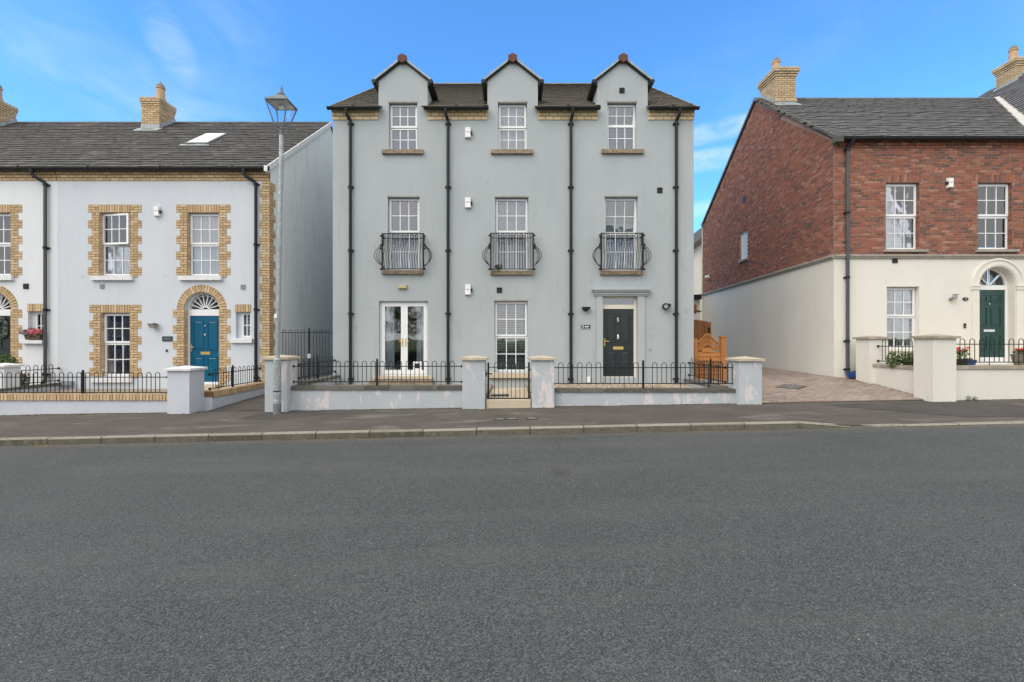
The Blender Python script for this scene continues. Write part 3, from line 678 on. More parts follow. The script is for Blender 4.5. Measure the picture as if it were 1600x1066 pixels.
# drive of block paving
def zd(x, y):
    t = cl((y - YP) / (FY - YP), 0, 1); back = .45 + .22 * cl((x - 6.0) / 3.8, 0, 1)
    return zp(x) * (1 - t) + back * t
def grid_sheet(x0, x1, y0, y1, nx, ny, fz, dz=0.0):
    mb = MB()
    for i in range(nx):
        for j in range(ny):
            q = []
            for a, b in ((i, j), (i + 1, j), (i + 1, j + 1), (i, j + 1)):
                X = x0 + (x1 - x0) * a / nx; Y = y0 + (y1 - y0) * b / ny; q.append((X, Y, fz(X, Y) + dz))
            mb.quad(*q)
    return mb
drive = struct('driveway', grid_sheet(5.3, 11.2, YP + .2, 30, 8, 24, zd, -.010), 'block_bed')
P = Pieces('paving_block', 'block')
bl_, bw_ = .22, .11; y = YP + .22; row = 0
MH = (7.9, 12.88)
while y < 22:
    x = 5.9 - (bl_ / 2 if row % 2 else 0)
    xr = 10.15 if y < 12.9 else 9.80 + .0858 * (y - 13.9)
    while x < xr:
        cx, cy = x + bl_ / 2, y + bw_ / 2
        if not (abs(cx - MH[0]) + abs(cy - MH[1]) < .42) and not (cy < 11.55 and cx < 6.05 + (11.55 - cy) * .75):
            sl = math.atan2(zd(cx, cy + .1) - zd(cx, cy - .1), .2)
            P.l.append((Vector((cx, cy, zd(cx, cy) - .02)), (bl_ - .008, bw_ - .008, .05), (sl, -.035, 0)))
        x += bl_
    y += bw_; row += 1
P.build(drive, 300, 'paving_blocks', jit=.002)
mb = MB(); mb.quad((5.95, YP + .20, zp(6) + .012), (6.66, YP + .20, zp(6.6) + .012), (6.02, 11.72, zd(6.05, 11.72) + .012), (5.95, 11.72, zd(6, 11.72) + .012)); struct('concrete_apron', mb, 'cap')
mh = thing('manhole_cover', (MH[0], MH[1], zd(*MH)), 'recessed square drain cover set diagonally in the block paved driveway', 'manhole cover')
q = []
for k_ in range(4):
    a = R(90 * k_ - 4); q.append(Vector((MH[0] + .44 * math.cos(a), MH[1] + .36 * math.sin(a), 0)))
for p in q: p.z = zd(p.x, p.y)
MB().prism(q, (0, 0, -.02), (0, 0, .012)).build('frame', 'plastic_b', mh)
c_ = sum(q, Vector()) / 4; MB().prism([c_ + (p - c_) * .88 for p in q], (0, 0, 0), (0, 0, .017)).build('lid', 'coping', mh)
mb = MB()
for s_ in (-.5, 0, .5): 
    a, b = q[0].lerp(q[1], .5 + s_ * .6), q[3].lerp(q[2], .5 + s_ * .6); mb.tube([c_ + (a - c_) * .8 + Vector((0, 0, .018)), c_ + (b - c_) * .8 + Vector((0, 0, .018))], .006, 4)
mb.build('rib', 'galv_d', mh)

# garden ground
GM, GP, GL, GR = .45, .345, .30, 1.05
mb = MB()
mb.box(-5.35, U(762, 11.3), 11.3, FY, 0, GM).box(U(828, 11.3) , 5.4, 11.3, FY, 0, GM)
gm = struct('garden_bed', mb, 'soil')
mb = MB(); mb.box(U(762, 11.3), U(828, 11.3), 11.5, FY, 0, GP - .012)
path = struct('garden_path', mb, 'slab')
P = Pieces('paving_slab', 'slab')
u0, u1 = U(762, 11.3), U(828, 11.3)
for j in range(5):
    for i in range(2): P.add((u0 + (u1 - u0) * (i + .5) / 2, 11.62 + .46 * j + .11, GP - .02), ((u1 - u0) / 2 - .008, .45, .04))
P.build(path)
mb = MB(); mb.box(U(759.5, 10.98), U(829.5, 10.98), 10.97, 11.54, .05, GP + .012)
st = mb.build('garden_step', 'slab', bevel=.01); tag(st, 'cream stone threshold step under the black garden gate', 'step')
o = thing('door_mat', (U(781, 11.8), 11.85, GP), 'dark doormat lying on the path just inside the garden gate', 'mat')
box_part('mat', 'plastic_b', o, U(767, 11.8), U(795, 11.8), 11.72, 12.05, GP + .001, GP + .02)
mb = MB()
for i in range(9): mb.box(U(768.5, 11.8) + .048 * i, U(768.5, 11.8) + .048 * i + .02, 11.74, 12.03, GP + .02, GP + .025)
mb.build('ridges', 'galv_d', o)
mb = MB(); random.seed(3)
for i in range(2600):
    x, y = random.uniform(U(832, 12), 5.1), random.uniform(11.4, 13.85); s = random.uniform(.012, .028)
    if x < 1.0 and random.random() < .4: continue
    z = GM + s * .4 + .02 * max(0, math.sin(x * 2.1) * math.sin(y * 2.5))
    vs = [(x + s * random.uniform(.7, 1.1), y, z), (x - s, y, z), (x, y + s, z), (x, y - s * random.uniform(.7, 1.1), z), (x, y, z + s * .7), (x, y, z - s * .6)]
    mb.add(vs, [(0, 2, 4), (2, 1, 4), (1, 3, 4), (3, 0, 4), (0, 5, 2), (2, 5, 1), (1, 5, 3), (3, 5, 0)])
g = mb.build('gravel', 'gravel'); g['kind'] = 'stuff'
# left: alley, path and beds
struct('alley', grid_sheet(-7.5, -5.3, YP + .2, 26, 3, 12, lambda x, y: zp(x) + .12 * cl((y - YP) / 3, 0, 1)), 'pave')
struct('left_garden', MB().box(-26, -7.74, 11.33, FY, -.4, GL), 'soil')
struct('right_garden', MB().box(10.5, 26, 11.32, FY, 0, GR), 'slab')
struct('back_gardens', grid_sheet(-30, 5.5, 25, 45, 2, 2, lambda x, y: .2), 'ground')

# ================================================================== main grey apartment house
main = thing('apartment_house', (0, FY + 5.7, .3), 'three storey grey rendered house with three gabled dormers, black downpipes and small iron balconies', 'house')
X0, X1 = U(520), U(1084)
ZE = 8.80; YE = FY - .18; YRm, ZRm = 19.6, 12.79; SL = (ZRm - ZE) / (YRm - YE)
def zroof(y): return ZE + SL * (y - YE)
wins = {'w1': op(607.5, 160.4, 652, 234.7), 'w2': op(778, 160.4, 823.5, 234.7), 'w3': op(949, 160, 994.5, 234.5),
        'm1': op(605.8, 308, 655.4, 422.5), 'm2': op(773.7, 308.2, 825.5, 423), 'm3': op(944.9, 307.5, 996.5, 423),
        'french': op(592, 470.5, 668.8, 588), 'g2': op(772.6, 470.3, 824.6, 582), 'door': op(941, 463, 995.5, 590)}
wzE = 8.75
lowops = [v for k, v in wins.items()]
mb = MB(); dorm = [(U(591.5), U(668)), (U(761.6), U(840.4)), (U(933.3), U(1012))]; ZDE = Z(125); 
cut = []
zsplit = wins['w1'][2] - .001
low = [r for k, r in wins.items() if k[0] != 'w']
mb.box
wall(mb, X0, X1, .2, wzE, [(r[0], r[1], r[2], min(r[3], 99)) for r in lowops if r[3] < wzE] , rev=.17)
# windows in the dormers straddle the eaves line: openings cut in both
mb = MB(); zl = wins['w1'][2] - .25
wall(mb, X0, X1, .2, zl, low, rev=.17)
mbs = [X0] + [x for d in dorm for x in d] + [X1]
for i in range(0, 8, 2): wall(mb, mbs[i], mbs[i + 1], zl, wzE)
for (a, b), k in zip(dorm, ('w1', 'w2', 'w3')):
    wall(mb, a, b, zl, ZDE, [wins[k]], rev=.17)
    c = (a + b) / 2; ap = ZDE + (b - a) / 2 * .79
    mb.quad((a, 0, ZDE), (b, 0, ZDE), (c, 0, ap))
mb.quad((X0, 0, .2), (X0, 0, wzE), (X0, 11.5, wzE), (X0, 11.5, .2)); mb.quad((X1, 0, .2), (X1, 0, wzE), (X1, 11.5, wzE), (X1, 11.5, .2))
mb.quad((X0, 11.5, .2), (X1, 11.5, .2), (X1, 11.5, wzE), (X0, 11.5, wzE))
for x in (X0, X1): mb.quad((x, 0, wzE), (x, 11.5, wzE), (x, YRm - FY, zroof(YRm) - .1))
mb.build('wall', 'grey', main, FRONT)
# roof
rf = MB(); t = .07; e = [X0 - .045] + [x for d in dorm for x in d] + [X1 + .045]; yn = YE + (ZDE - ZE) / SL
for i in range(7):
    x0, x1 = e[i], e[i + 1]; ys = YE if i % 2 == 0 else yn - .25
    rf.prism([(x0, ys, zroof(ys) - t), (x0, YRm, ZRm - t), (x0, YRm, ZRm), (x0, ys, zroof(ys))], (0, 0, 0), (x1 - x0, 0, 0))
x0, x1 = X0 - .045, X1 + .045
rf.prism([(x0, YRm, ZRm - t), (x0, 25.6, ZE - t), (x0, 25.6, ZE), (x0, YRm, ZRm)], (0, 0, 0), (x1 - x0, 0, 0))
roof = rf.build('roof', 'tile_m', main)
P = Pieces('roof_tile', 'tile_m')
DS = .79
def clipm(x, y, z):
    for a, b in dorm:
        c = (a + b) / 2; hw = (b - a) / 2
        if a + .02 < x < b - .02 and y < YE + (ZDE - ZE) / SL: return False
        if abs(x - c) < hw and z < ZDE + (hw - abs(x - c)) * DS - .1: return False
    return True
roof_tiles(roof, P, X0 - .045, X1 + .045, YE, ZE, YRm, ZRm, clip=clipm, gauge=.24, wt=.31)
P.build(roof, 300, 'roof_tiles', jit=.006)
mb = MB(); n = 24
for i in range(n):
    a = X0 - .06 + (X1 - X0 + .12) * i / n; b = a + (X1 - X0 + .12) / n - .01
    mb.prism([(a, YRm - .13, ZRm - .045), (a, YRm, ZRm + .065), (a, YRm + .13, ZRm - .045)], (0, 0, 0), (b - a, 0, 0))
mb.build('ridge_tile', 'tile_m', roof)
mb = MB()
for x0, x1 in ((X0 - .07, X0 - .043), (X1 + .043, X1 + .07)):
    mb.prism([(x0, YE - .03, ZE - .10), (x0, YRm, ZRm - .06), (x0, YRm, ZRm + .05), (x0, YE - .03, ZE + .03)], (0, 0, 0), (x1 - x0, 0, 0))
mb.build('verge', 'stone', roof)
# brick eaves bands and gutters
Pb = Pieces('brick', 'buff')
Pb.m = 'band'
for a, b, ga, gb in ((519, 591.5, 515.5, 593), (668, 761.6, 664.5, 764), (840.4, 933.3, 838, 936), (1012, 1085, 1010, 1088)):
    z0, z1 = Z(188), Z(174) + .05
    courses(Pb, U(a), U(b), z0, z1, 3, .03, depth=.06, step=.028)
    box_part('band_backing', 'band_mortar', main, U(a) + .01, U(b) - .01, FY - .022, FY + .02, z0 + .01, z1)
    box_part('fascia', 'pipe', main, U(a), U(b), FY - .115, FY - .01, z1 + .004, ZE - .02)
    gutter(main, U(ga), U(gb), FY - .21, ZE - .005, r=.07)
Pb.build(main, 300, 'brickwork')
# dormers
for i, ((a, b), k) in enumerate(zip(dorm, ('w1', 'w2', 'w3'))):
    c = (a + b) / 2; hw = (b - a) / 2; ap = ZDE + hw * DS; yb = YE + (ap + .1 - ZE) / SL + .1
    dm = MB().quad((a + .001, FY + .002, 8.5), (a + .001, yb, 8.5), (a + .001, yb, ZDE), (a + .001, FY + .002, ZDE)).quad((b - .001, FY + .002, 8.5), (b - .001, yb, 8.5), (b - .001, yb, ZDE), (b - .001, FY + .002, ZDE)).quad((a + .001, yb, 8.5), (b - .001, yb, 8.5), (b - .001, yb, ZDE), (a + .001, yb, ZDE)).build('dormer', 'grey', main)
    ov = .15
    mb = MB()
    for s in (-1, 1):
        p = [(c, FY - .05, ap + .012), (c + s * (hw + ov), FY - .05, ZDE - ov * DS + .012), (c + s * (hw + ov), FY - .05, ZDE - ov * DS + .075), (c, FY - .05, ap + .075)]
        mb.prism(p, (0, 0, 0), (0, yb - FY + .05, 0))
    mb.build('dormer_roof', 'tile_m', dm)
    mb = MB()
    for s in (-1, 1):
        p = [(c, FY - .10, ap + .02), (c + s * (hw + ov + .01), FY - .10, ZDE - (ov + .01) * DS + .02), (c + s * (hw + ov + .01), FY - .10, ZDE - (ov + .01) * DS + .088), (c, FY - .10, ap + .088)]
        mb.prism(p, (0, 0, 0), (0, .045, 0))
    mb.build('dormer_verge', 'lead', dm)
    mb = MB()
    for s in (-1, 1):
        p = [(c, FY - .06, ap - .03), (c + s * (hw + .08), FY - .06, ZDE - .08 * DS - .03), (c + s * (hw + .08), FY - .06, ZDE - .08 * DS + .02), (c, FY - .06, ap + .02)]
        mb.prism(p, (0, 0, 0), (0, .055, 0))
    mb.build('dormer_verge_shade', 'pipe', dm)  # dark strip standing in for the shade under the verge
    yg = YE + (ZDE - .1 - ZE) / SL
    for s in (-1, 1):
        xg = c + s * (hw + .10); z = ZDE - .12
        mb = MB(); mb.tube([(xg + s * .02, FY - .12, z + .02), (xg + s * .02, yg, z + .02)], .065, 8)
        mb.box(min(xg - s * .09, xg), max(xg - s * .09, xg), FY - .055, yg + .05, z - .07, z + .09)
        mb.build('dormer_gutter', 'pipe', dm)
    mb = MB(); q = [(c + .155 * math.cos(R(60 * j + 30)), FY - .14, ap + .0 + .135 * math.sin(R(60 * j + 30))) for j in range(6)]
    mb.prism(q, (0, 0, 0), (0, .10, 0)); mb.build('ridge_end', 'terracotta', dm)
    mb = MB(); n = 6
    for j in range(n):
        y0 = FY - .04 + (yb - FY) * j / n; y1 = y0 + (yb - FY) / n - .01
        mb.prism([(c - .12, y0, ap + .0), (c, y0, ap + .14), (c + .12, y0, ap + .0)], (0, 0, 0), (0, y1 - y0, 0))
    mb.build('ridge_tile', 'tile_m', dm)
# windows of the grey house
wd = window(main, FRONT, wins['w1'], mid=Z(197.6), cur='none'); sill(wd, FRONT, 597.5, 662, 235, 241.5)
wd = window(main, FRONT, wins['w2'], mid=Z(198), cur='net'); sill(wd, FRONT, 767.3, 832.5, 235, 241.5)
wd = window(main, FRONT, wins['w3'], mid=Z(193.5), tilt=8, cur='none', label='sash window with its upper part pushed open'); sill(wd, FRONT, 939.5, 1005, 234.5, 241)
wd = window(main, FRONT, wins['m1'], mid=Z(362.5), cur='half'); sill(wd, FRONT, 597, 662, 422.8, 429)
wd = window(main, FRONT, wins['m2'], mid=Z(362.5), cur='cream'); sill(wd, FRONT, 766.4, 832.4, 423.3, 430)
wd = window(main, FRONT, wins['m3'], mid=Z(363), tilt=7, cur='blue', label='sash window with its upper part pushed open'); sill(wd, FRONT, 937.4, 1003.4, 423.3, 430)
wd = window(main, FRONT, wins['g2'], mid=Z(526), cur='blind'); sill(wd, FRONT, 764.5, 831, 582.5, 592, m='slab')
for k in ('w1', 'w2', 'w3', 'm1', 'm2', 'm3', 'g2'):
    a, b, c, d = wins[k]; box_part('lintel_edge', 'stone', main, a - .02, b + .02, FY - .008, FY + .01, d - .004, d + .035)
# french doors
a, b, c, d = wins['french']; y = FY + .12
fd = MB().box(a, a + .07, y, y + .08, c, d).box(b - .07, b, y, y + .08, c, d).box(a + .07, b - .07, y, y + .08, d - .07, d).box(a + .07, b - .07, y, y + .08, c, c + .07).build('french_door', 'upvc', main)
mid = (a + b) / 2
for s, (p, q) in enumerate(((a + .055, mid - .002), (mid + .002, b - .055))):
    z0, z1 = c + .055, d - .055; w_ = .10
    lf = MB().box(p, p + w_, y - .02, y + .04, z0, z1).box(q - w_, q, y - .02, y + .04, z0, z1).box(p + w_, q - w_, y - .02, y + .04, z0, z0 + w_ + .03).box(p + w_, q - w_, y - .02, y + .04, z1 - w_, z1).build('door_leaf', 'upvc', fd)
    MB().box(p + w_, q - w_, y + .005, y + .015, z0 + w_ + .03, z1 - w_).build('pane', 'glass', fd)
    hx = q - w_ / 2 if s == 0 else p + w_ / 2; hz = Z(535)
    MB().box(hx - .016, hx + .016, y - .03, y - .02, hz - .14, hz + .12).tube([(hx, y - .03, hz + .03), (hx, y - .07, hz + .03), (hx + (-.10 if s == 0 else .10), y - .07, hz + .03)], .011, 6).build('handle', 'brass', fd)
mb = MB(); curtain(mb, a + .10, a + .42, y + .10, c, d, .02, .10); mb.build('curtain', 'curtain_f', fd)
mb = MB(); curtain(mb, b - .40, b - .10, y + .10, c, d, .02, .10); mb.build('curtain', 'curtain_f', fd)
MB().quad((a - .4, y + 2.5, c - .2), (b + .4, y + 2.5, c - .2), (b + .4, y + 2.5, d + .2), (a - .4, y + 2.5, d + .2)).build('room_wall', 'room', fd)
cx, cz_ = U(651), Z(572); MB().box(cx - .13, cx + .13, y - .012, y + .03, cz_ - .13, cz_ + .13).build('cat_flap', 'upvc', fd); MB().box(cx - .075, cx + .075, y - .018, y - .012, cz_ - .075, cz_ + .075).build('flap', 'plastic_b', fd)
s1 = MB().box(U(583.5), U(676), FY - .06, FY + .15, Z(592.5), Z(588)).build('door_sill', 'slab', main)
s2 = box_part('door_step', 'sill', main, U(581), U(679), FY - .32, FY - .06, GM, Z(594)); 
# front door
a, b, c, d = wins['door']; y = FY + .10
df = MB().box(a, a + .045, y, y + .1, c, d).box(b - .075, b, y, y + .1, c, d).box(a + .045, b - .075, y, y + .1, Z(482.5), Z(476)).box(a + .045, b - .075, y, y + .1, d - .05, d).box(a + .045, b - .075, y, y + .1, c, c + .02).build('door_frame', 'cream_frame', main)
MB().box(a + .045, b - .075, y + .03, y + .036, Z(476), d - .05).build('fanlight_pane', 'glass', df)
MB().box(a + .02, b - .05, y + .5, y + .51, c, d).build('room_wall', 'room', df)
def panel_door(parent, m, x0, x1, z0, z1, y, panels, th=.05):
    dr = MB().box(x0, x1, y, y + th, z0, z1).build('door', m, parent)
    W, H = x1 - x0, z1 - z0
    for (p, q, r, s) in panels:
        u0, u1, v0, v1 = x0 + p * W, x0 + q * W, z0 + r * H, z0 + s * H
        e = .022
        mb = MB().box(u0, u0 + e, y - .014, y, v0, v1).box(u1 - e, u1, y - .014, y, v0, v1).box(u0 + e, u1 - e, y - .014, y, v0, v0 + e).box(u0 + e, u1 - e, y - .014, y, v1 - e, v1)
        mb.bev(u0 + e + .02, u1 - e - .02, y - .010, y, v0 + e + .02, v1 - e - .02, .02)
        mb.build('panel', m, dr)
    return dr
x0, x1, z0, z1 = a + .048, b - .078, c + .02, Z(482.5) - .003
P4p = [(.10, .44, .48, .93), (.56, .90, .48, .93), (.10, .44, .10, .38), (.56, .90, .10, .38)]
dr = panel_door(main, 'door_black', x0, x1, z0, z1, y + .03, P4p); lab(dr, 'black four panel front door with brass letter plate')
yy = y + .03
MB().box(U(959.5), U(975.5), yy - .012, yy, Z(546.5), Z(541.8)).build('letter_plate', 'brass', dr)
MB().box(U(960.7), U(974.3), yy - .016, yy - .012, Z(545.6), Z(542.7)).build('letter_flap', 'brass', dr)
MB().lathe((U(967), yy - .015, Z(530.5)), [(.028, 0), (.032, .06), (.026, .12), (.02, .15)], 8).build('door_knocker', 'chrome', dr)
hx = x0 + .05; MB().box(hx - .016, hx + .016, yy - .012, yy, Z(541), Z(529)).tube([(hx, yy - .012, Z(533)), (hx, yy - .06, Z(533)), (hx + .13, yy - .06, Z(534))], .012, 6).build('handle', 'brass', dr)
def text_part(s, x, y, z, h, m, parent, name='lettering', frame=None):
    cu = bpy.data.curves.new('t', 'FONT'); cu.body = s; cu.size = h / .7; cu.extrude = .002; cu.align_x = 'CENTER'; cu.align_y = 'CENTER'
    to = bpy.data.objects.new('t', cu); me = bpy.data.meshes.new_from_object(to); bpy.data.objects.remove(to); me.name = name
    me.materials.clear(); me.materials.append(M[m])
    return inst(name, me, parent, Vector((x, y, z)), (R(90), 0, 0))
text_part('5', U(967), yy - .004, Z(499.6), .115, 'sign_w', dr, 'house_number')
# door surround
mb = MB()
for p0, p1 in ((931.8, 941), (995.8, 1007)): 
    mb.box(U(p0), U(p1), FY - .05, FY + .0, .45, Z(463)); mb.box(U(p0) - .02, U(p1) + .02 * (p0 > 990), FY - .062, FY, .45, .62)
ds = mb.build('door_surround', 'grey', main)
mb = MB(); x0, x1 = U(930), U(1009.5); 
for k_, (z0, z1, e) in enumerate(((463, 460.6, .02), (460.6, 457.2, .055), (457.2, 455.4, .09), (455.4, 454, .12))):
    mb.box(x0 - e * .7, x1 + e * .7, FY - .05 - e, FY, Z(z0), Z(z1))
mb.build('cornice', 'grey', ds)
mb = MB().box(x0 - .11, x1 + .11, FY - .185, FY, Z(454), Z(453.2)).build('cornice_lead', 'lead', ds)
# downpipes and fittings
for px, pt in ((548.8, 545), (700.5, 697.5), (891.6, 893.6), (1055.5, 1058.5)):
    downpipe(main, px, 173, 598, pt, .21, [194.8, 293.3, 392, 490.5, 592], yjoin=194)
for py in (208.5, 317.5, 453): alarm(main, 731.3, py, w=.19, h=.33)
vent(main, 780.3, 453.5); vent(main, 1030.8, 297.5); vent(main, 971.7, 141.8)
x, z = U(629.5), Z(448.5); l = MB().bev(x - .14, x + .14, FY - .10, FY, z - .07, z + .06, .025).build('bulkhead_light', 'creambox', main)
x, z = U(915), Z(483)
l = MB().box(x - .02, x + .02, FY - .05, FY, z - .06, z + .02).prism([(x - .13, FY - .16, z + .055), (x + .13, FY - .16, z + .055), (x + .11, FY - .15, z - .01), (x + .04, FY - .13, z - .06), (x - .04, FY - .13, z - .06), (x - .11, FY - .15, z - .01)], (0, 0, 0), (0, .12, 0)).build('wall_light', 'plastic_b', main)
x, z = U(1040.5), Z(479)
l = MB().tube([(x - .02, FY - .02, z), (x - .05, FY - .16, z - .01)], .10, 14).tube([(x + .04, FY, z + .02), (x + .07, FY - .13, z + .03)], .055, 10).build('security_light', 'plastic_b', main)
MB().tube([(x - .05, FY - .16, z - .01), (x - .0525, FY - .172, z - .011)], .06, 12).build('lens', 'galv', l)
# name plate by the door
x, z = U(915.3), Z(510.7)
pl = MB().box(x - .135, x + .135, FY - .018, FY, z - .065, z + .065).build('name_plate', 'plastic_b', main)
mb = MB()
for k_ in range(2): mb.box(x - .125, x + .125, FY - .021, FY - .018, z + (.052 if k_ else -.058), z + (.058 if k_ else -.052))
mb.build('plate_border', 'sign_w', pl)
text_part('5', x - .085, FY - .021, z, .085, 'sign_w', pl)
mb = MB()
for i_, (h_, dz_) in enumerate(((.05, 0), (.035, .006), (.045, -.004), (.03, .0), (.04, .004))): mb.box(x - .03 + .027 * i_, x - .012 + .027 * i_, FY - .021, FY - .018, z - h_ / 2 + dz_, z + h_ / 2 + dz_)
mb.build('lettering', 'sign_w', pl)
mb = MB(); x, z = U(919), GM; mb.box(x - .05, x + .05, FY - .06, FY, z + .05, z + .22).build('outlet_box', 'sign_w', main)
# loose dark scuffs on render: small chips
random.seed(11); mb = MB()
for cx, cy, n, sx, sy in ((1018, 513, 5, 3, 2), (1022, 526, 3, 3, 2), (1016, 545, 9, 3, 5), (1074, 485, 6, 5, 5), (1070, 420, 5, 4, 4), (556, 512, 5, 4, 4), (656, 432, 3, 3, 3), (842, 216, 2, 3, 3)):
    for i in range(n):
        px, py = random.gauss(cx, sx * .6), random.gauss(cy, sy * .6); s = random.uniform(.008, .022)
        mb.prism([(U(px) + s * random.uniform(.6, 1.2) * math.cos(q), FY, Z(py) + s * random.uniform(.6, 1.5) * math.sin(q)) for q in [R(60 * j) for j in range(6)]], (0, -.004, 0), (0, 0, 0))
mb.build('render_chips', 'stone', main)

# balconies
def balcony(parent, pxa, pxb, pyt, pyb):
    x0, x1 = U(pxa, 13.68), U(pxb, 13.68); yf = 13.68; zt, zb = Z(pyt, yf), Z(pyb, yf)
    b = MB()
    for x in (x0, x1): b.box(x - .022, x + .022, yf - .022, yf + .022, zb - .03, zt + .01)
    for z in (zt, zb): b.box(x0 + .022, x1 - .022, yf - .012, yf + .012, z - .012, z + .012)
    for x in (x0, x1):
        for z in (zt - .08, zb + .02): b.box(x - .012, x + .012, yf + .022, FY, z - .012, z + .012)
    b.box(x0 + .022, x1 - .022, yf - .010, yf + .010, zt - .155, zt - .137)
    bal = b.build('balcony', 'black', parent)
    n = 15; H = zt - zb
    def prof(t):              # outward belly of a bar, t from bottom 0 to top 1
        return .16 * math.exp(-((t - .32) / .22) ** 2) - .02 * math.exp(-((t - .72) / .12) ** 2)
    mb = MB(); pts = [(0, -prof(i / 14), H * i / 14 - H / 2) for i in range(15)]; mb.tube(pts, .0075, 5)
    me = bpy.data.meshes.new('bar'); me.from_pydata(mb.v, [], mb.f); me.materials.append(M['black'])
    for i in range(n):
        x = x0 + (x1 - x0) * (i + 1) / (n + 1); inst('bar', me, bal, Vector((x, yf, (zt + zb) / 2)))
    for s, x in ((-1, x0), (1, x1)):                       # bellied bars of the ends, seen as bows
        for k_, yy in enumerate((yf + .02, yf + .09, yf + .16)):
            mb = MB(); am = (.30, .245, .19)[k_] * .85
            pp = [(x + s * am * math.sin(math.pi * (t - .10) / .58) ** .75 if .10 < t < .68 else x, yy, zb + H * t) for t in [0, .05, .10, .13, .17, .22, .28, .34, .40, .46, .52, .57, .62, .66, .68, .8, .9, 1]]
            mb.tube(pp, .009, 5).build('end_bar', 'black', bal)
        mb = MB()
        for z in (zt - .07, zt - .45, zt - .35, zb + .0):
            mb.lathe((x + s * .045, yf - .01, z - .03), [(.012, 0), (.028, .015), (.028, .045), (.012, .06)], 6)
        mb.tube([(x + s * .04, yf, zt - .30), (x + s * .07, yf, zt - .38), (x + s * .03, yf, zt - .46)], .010, 5)
        mb.build('scroll_knob', 'black', bal)
    m_ = 9
    for j, zc in enumerate((zt - .07, zt - .215)):
        r = .048 if j == 0 else .036; nn = m_ if j == 0 else 7
        mb = MB(); mb.tube([(r * math.cos(2 * math.pi * i / 10), 0, r * math.sin(2 * math.pi * i / 10)) for i in range(11)], .007, 4)
        me = bpy.data.meshes.new('ring'); me.from_pydata(mb.v, [], mb.f); me.materials.append(M['black'])
        for i in range(nn):
            xx = x0 + (x1 - x0) * (i + (.5 if j == 0 else 1.5)) / (nn + (0 if j == 0 else 2)); inst('ring', me, bal, Vector((xx, yf - .002, zc)))
    return bal
balcony(main, 597.5, 661.5, 365.2, 420.5); balcony(main, 767, 833, 364.5, 420.8); balcony(main, 939.5, 1004.5, 364.5, 420.8)
# small dried plant on the middle balcony
def foliage(mb, c, rad, n, s, flat=1.0):
    for i in range(n):
        while True:
            v = Vector([random.uniform(-1, 1) for _ in range(3)])
            if .25 < v.length < 1: break
        p = Vector(c) + Vector((v.x * rad[0], v.y * rad[1], v.z * rad[2]))
        a = Vector([random.gauss(0, 1) for _ in range(3)]).normalized(); b = a.cross(Vector([random.gauss(0, 1) for _ in range(3)])).normalized(); k = s * random.uniform(.6, 1.3)
        mb.add([p - a * k, p + b * k * .45, p + a * k, p - b * k * .45], [(0, 1, 2, 3)])
random.seed(5)
pot = thing('small_dried_plant', (U(779, 13.75), 13.76, Z(422.5)), 'small dark dried plant standing on the sill inside the middle iron balcony', 'plant')
mb = MB(); foliage(mb, (U(779, 13.75), 13.78, Z(418)), (.13, .06, .08), 120, .03); mb.build('foliage', 'bark', pot)
MB().lathe((U(779, 13.75), 13.78, Z(422.8)), [(.035, 0), (.045, .05)], 8).build('pot', 'plastic_b', pot)

# ================================================================== left terrace
YEl, ZEl, YRl, ZRl = 13.72, Z(262, 13.72), 18.5, Z(192.5, 18.5)
SLl = (ZRl - ZEl) / (YRl - YEl)
XP = U(90); XC = U(421); XL = -24.0
blue = thing('pale_blue_terraced_house', (U(255), FY + 4.6, .3), 'pale blue rendered end terrace house with buff brick quoins and a blue front door', 'house')
white = thing('white_terraced_house', (-17.8, FY + 4.6, .3), 'white rendered terraced house with buff brick door arch at the left edge', 'house')
A = op(155.3, 332.5, 203.6, 431); B = op(293, 332.5, 342.7, 431); G = op(157.5, 489, 203.3, 588.5); S = op(368.5, 488, 391.5, 528.5)
zs_ = Z(484); da = (U(288), U(342.6), .45, zs_)
mb = MB(); wall(mb, XP, XC, -.2, ZEl + .0, [A, B, G, S], [da], rev=.15)
mb.build('wall', 'blue', blue, FRONT)
mb = MB(); mb.quad((XC, FY, -.2), (XC, 23.2, -.2), (XC, 23.2, ZEl), (XC, YRl, ZRl - .06), (XC, FY, ZEl)); mb.build('gable_wall', 'gable', blue)
mb = MB(); mb.quad((XP, 23.2, 0), (XC, 23.2, 0), (XC, 23.2, ZEl), (XP, 23.2, ZEl)); mb.build('rear_wall', 'blue', blue)
W1 = (U(-30), U(17), Z(431), Z(332.5)); S2 = op(43.6, 487, 67.5, 531.5)
dw = (U(-38.5), U(16.8), .45, Z(484))
W3_ = (U(-230), U(-180), Z(431), Z(332.5)); 
mb = MB(); wall(mb, XL, XP - .001, -.2, ZEl, [W1, S2, W3_], [dw], rev=.15)
mb.quad((XL, 0, 0), (XL, 9.3, 0), (XL, 9.3, ZEl), (XL, YRl - FY, ZRl), (XL, 0, ZEl)).quad((XL, 9.3, 0), (XP, 9.3, 0), (XP, 9.3, ZEl), (XL, 9.3, ZEl))
mb.build('wall', 'white', white, FRONT)
Pb = Pieces('brick', 'buff'); Pw = Pieces('brick', 'buff')
def surround(Pc, o, fr=FRONT, htop=.245, parent=None, zbot=None):
    a, b, c, d = o; bk = MB(); c0 = c - .06 if zbot is None else zbot
    jamb(Pc, a, -1, c0, d + htop, backing=bk); jamb(Pc, b, 1, c0, d + htop, backing=bk)
    soldier(Pc, a, b, d, d + htop); bk.box(a, b, -.004, .02, d, d + htop)
    bk.build('surround_mortar', 'buff_mortar', parent, fr)
    reveal_bricks(Pc, a + .008, c, d, 1); reveal_bricks(Pc, b - .008, c, d, -1)
for o in (A, B, G): surround(Pb, o, parent=blue)
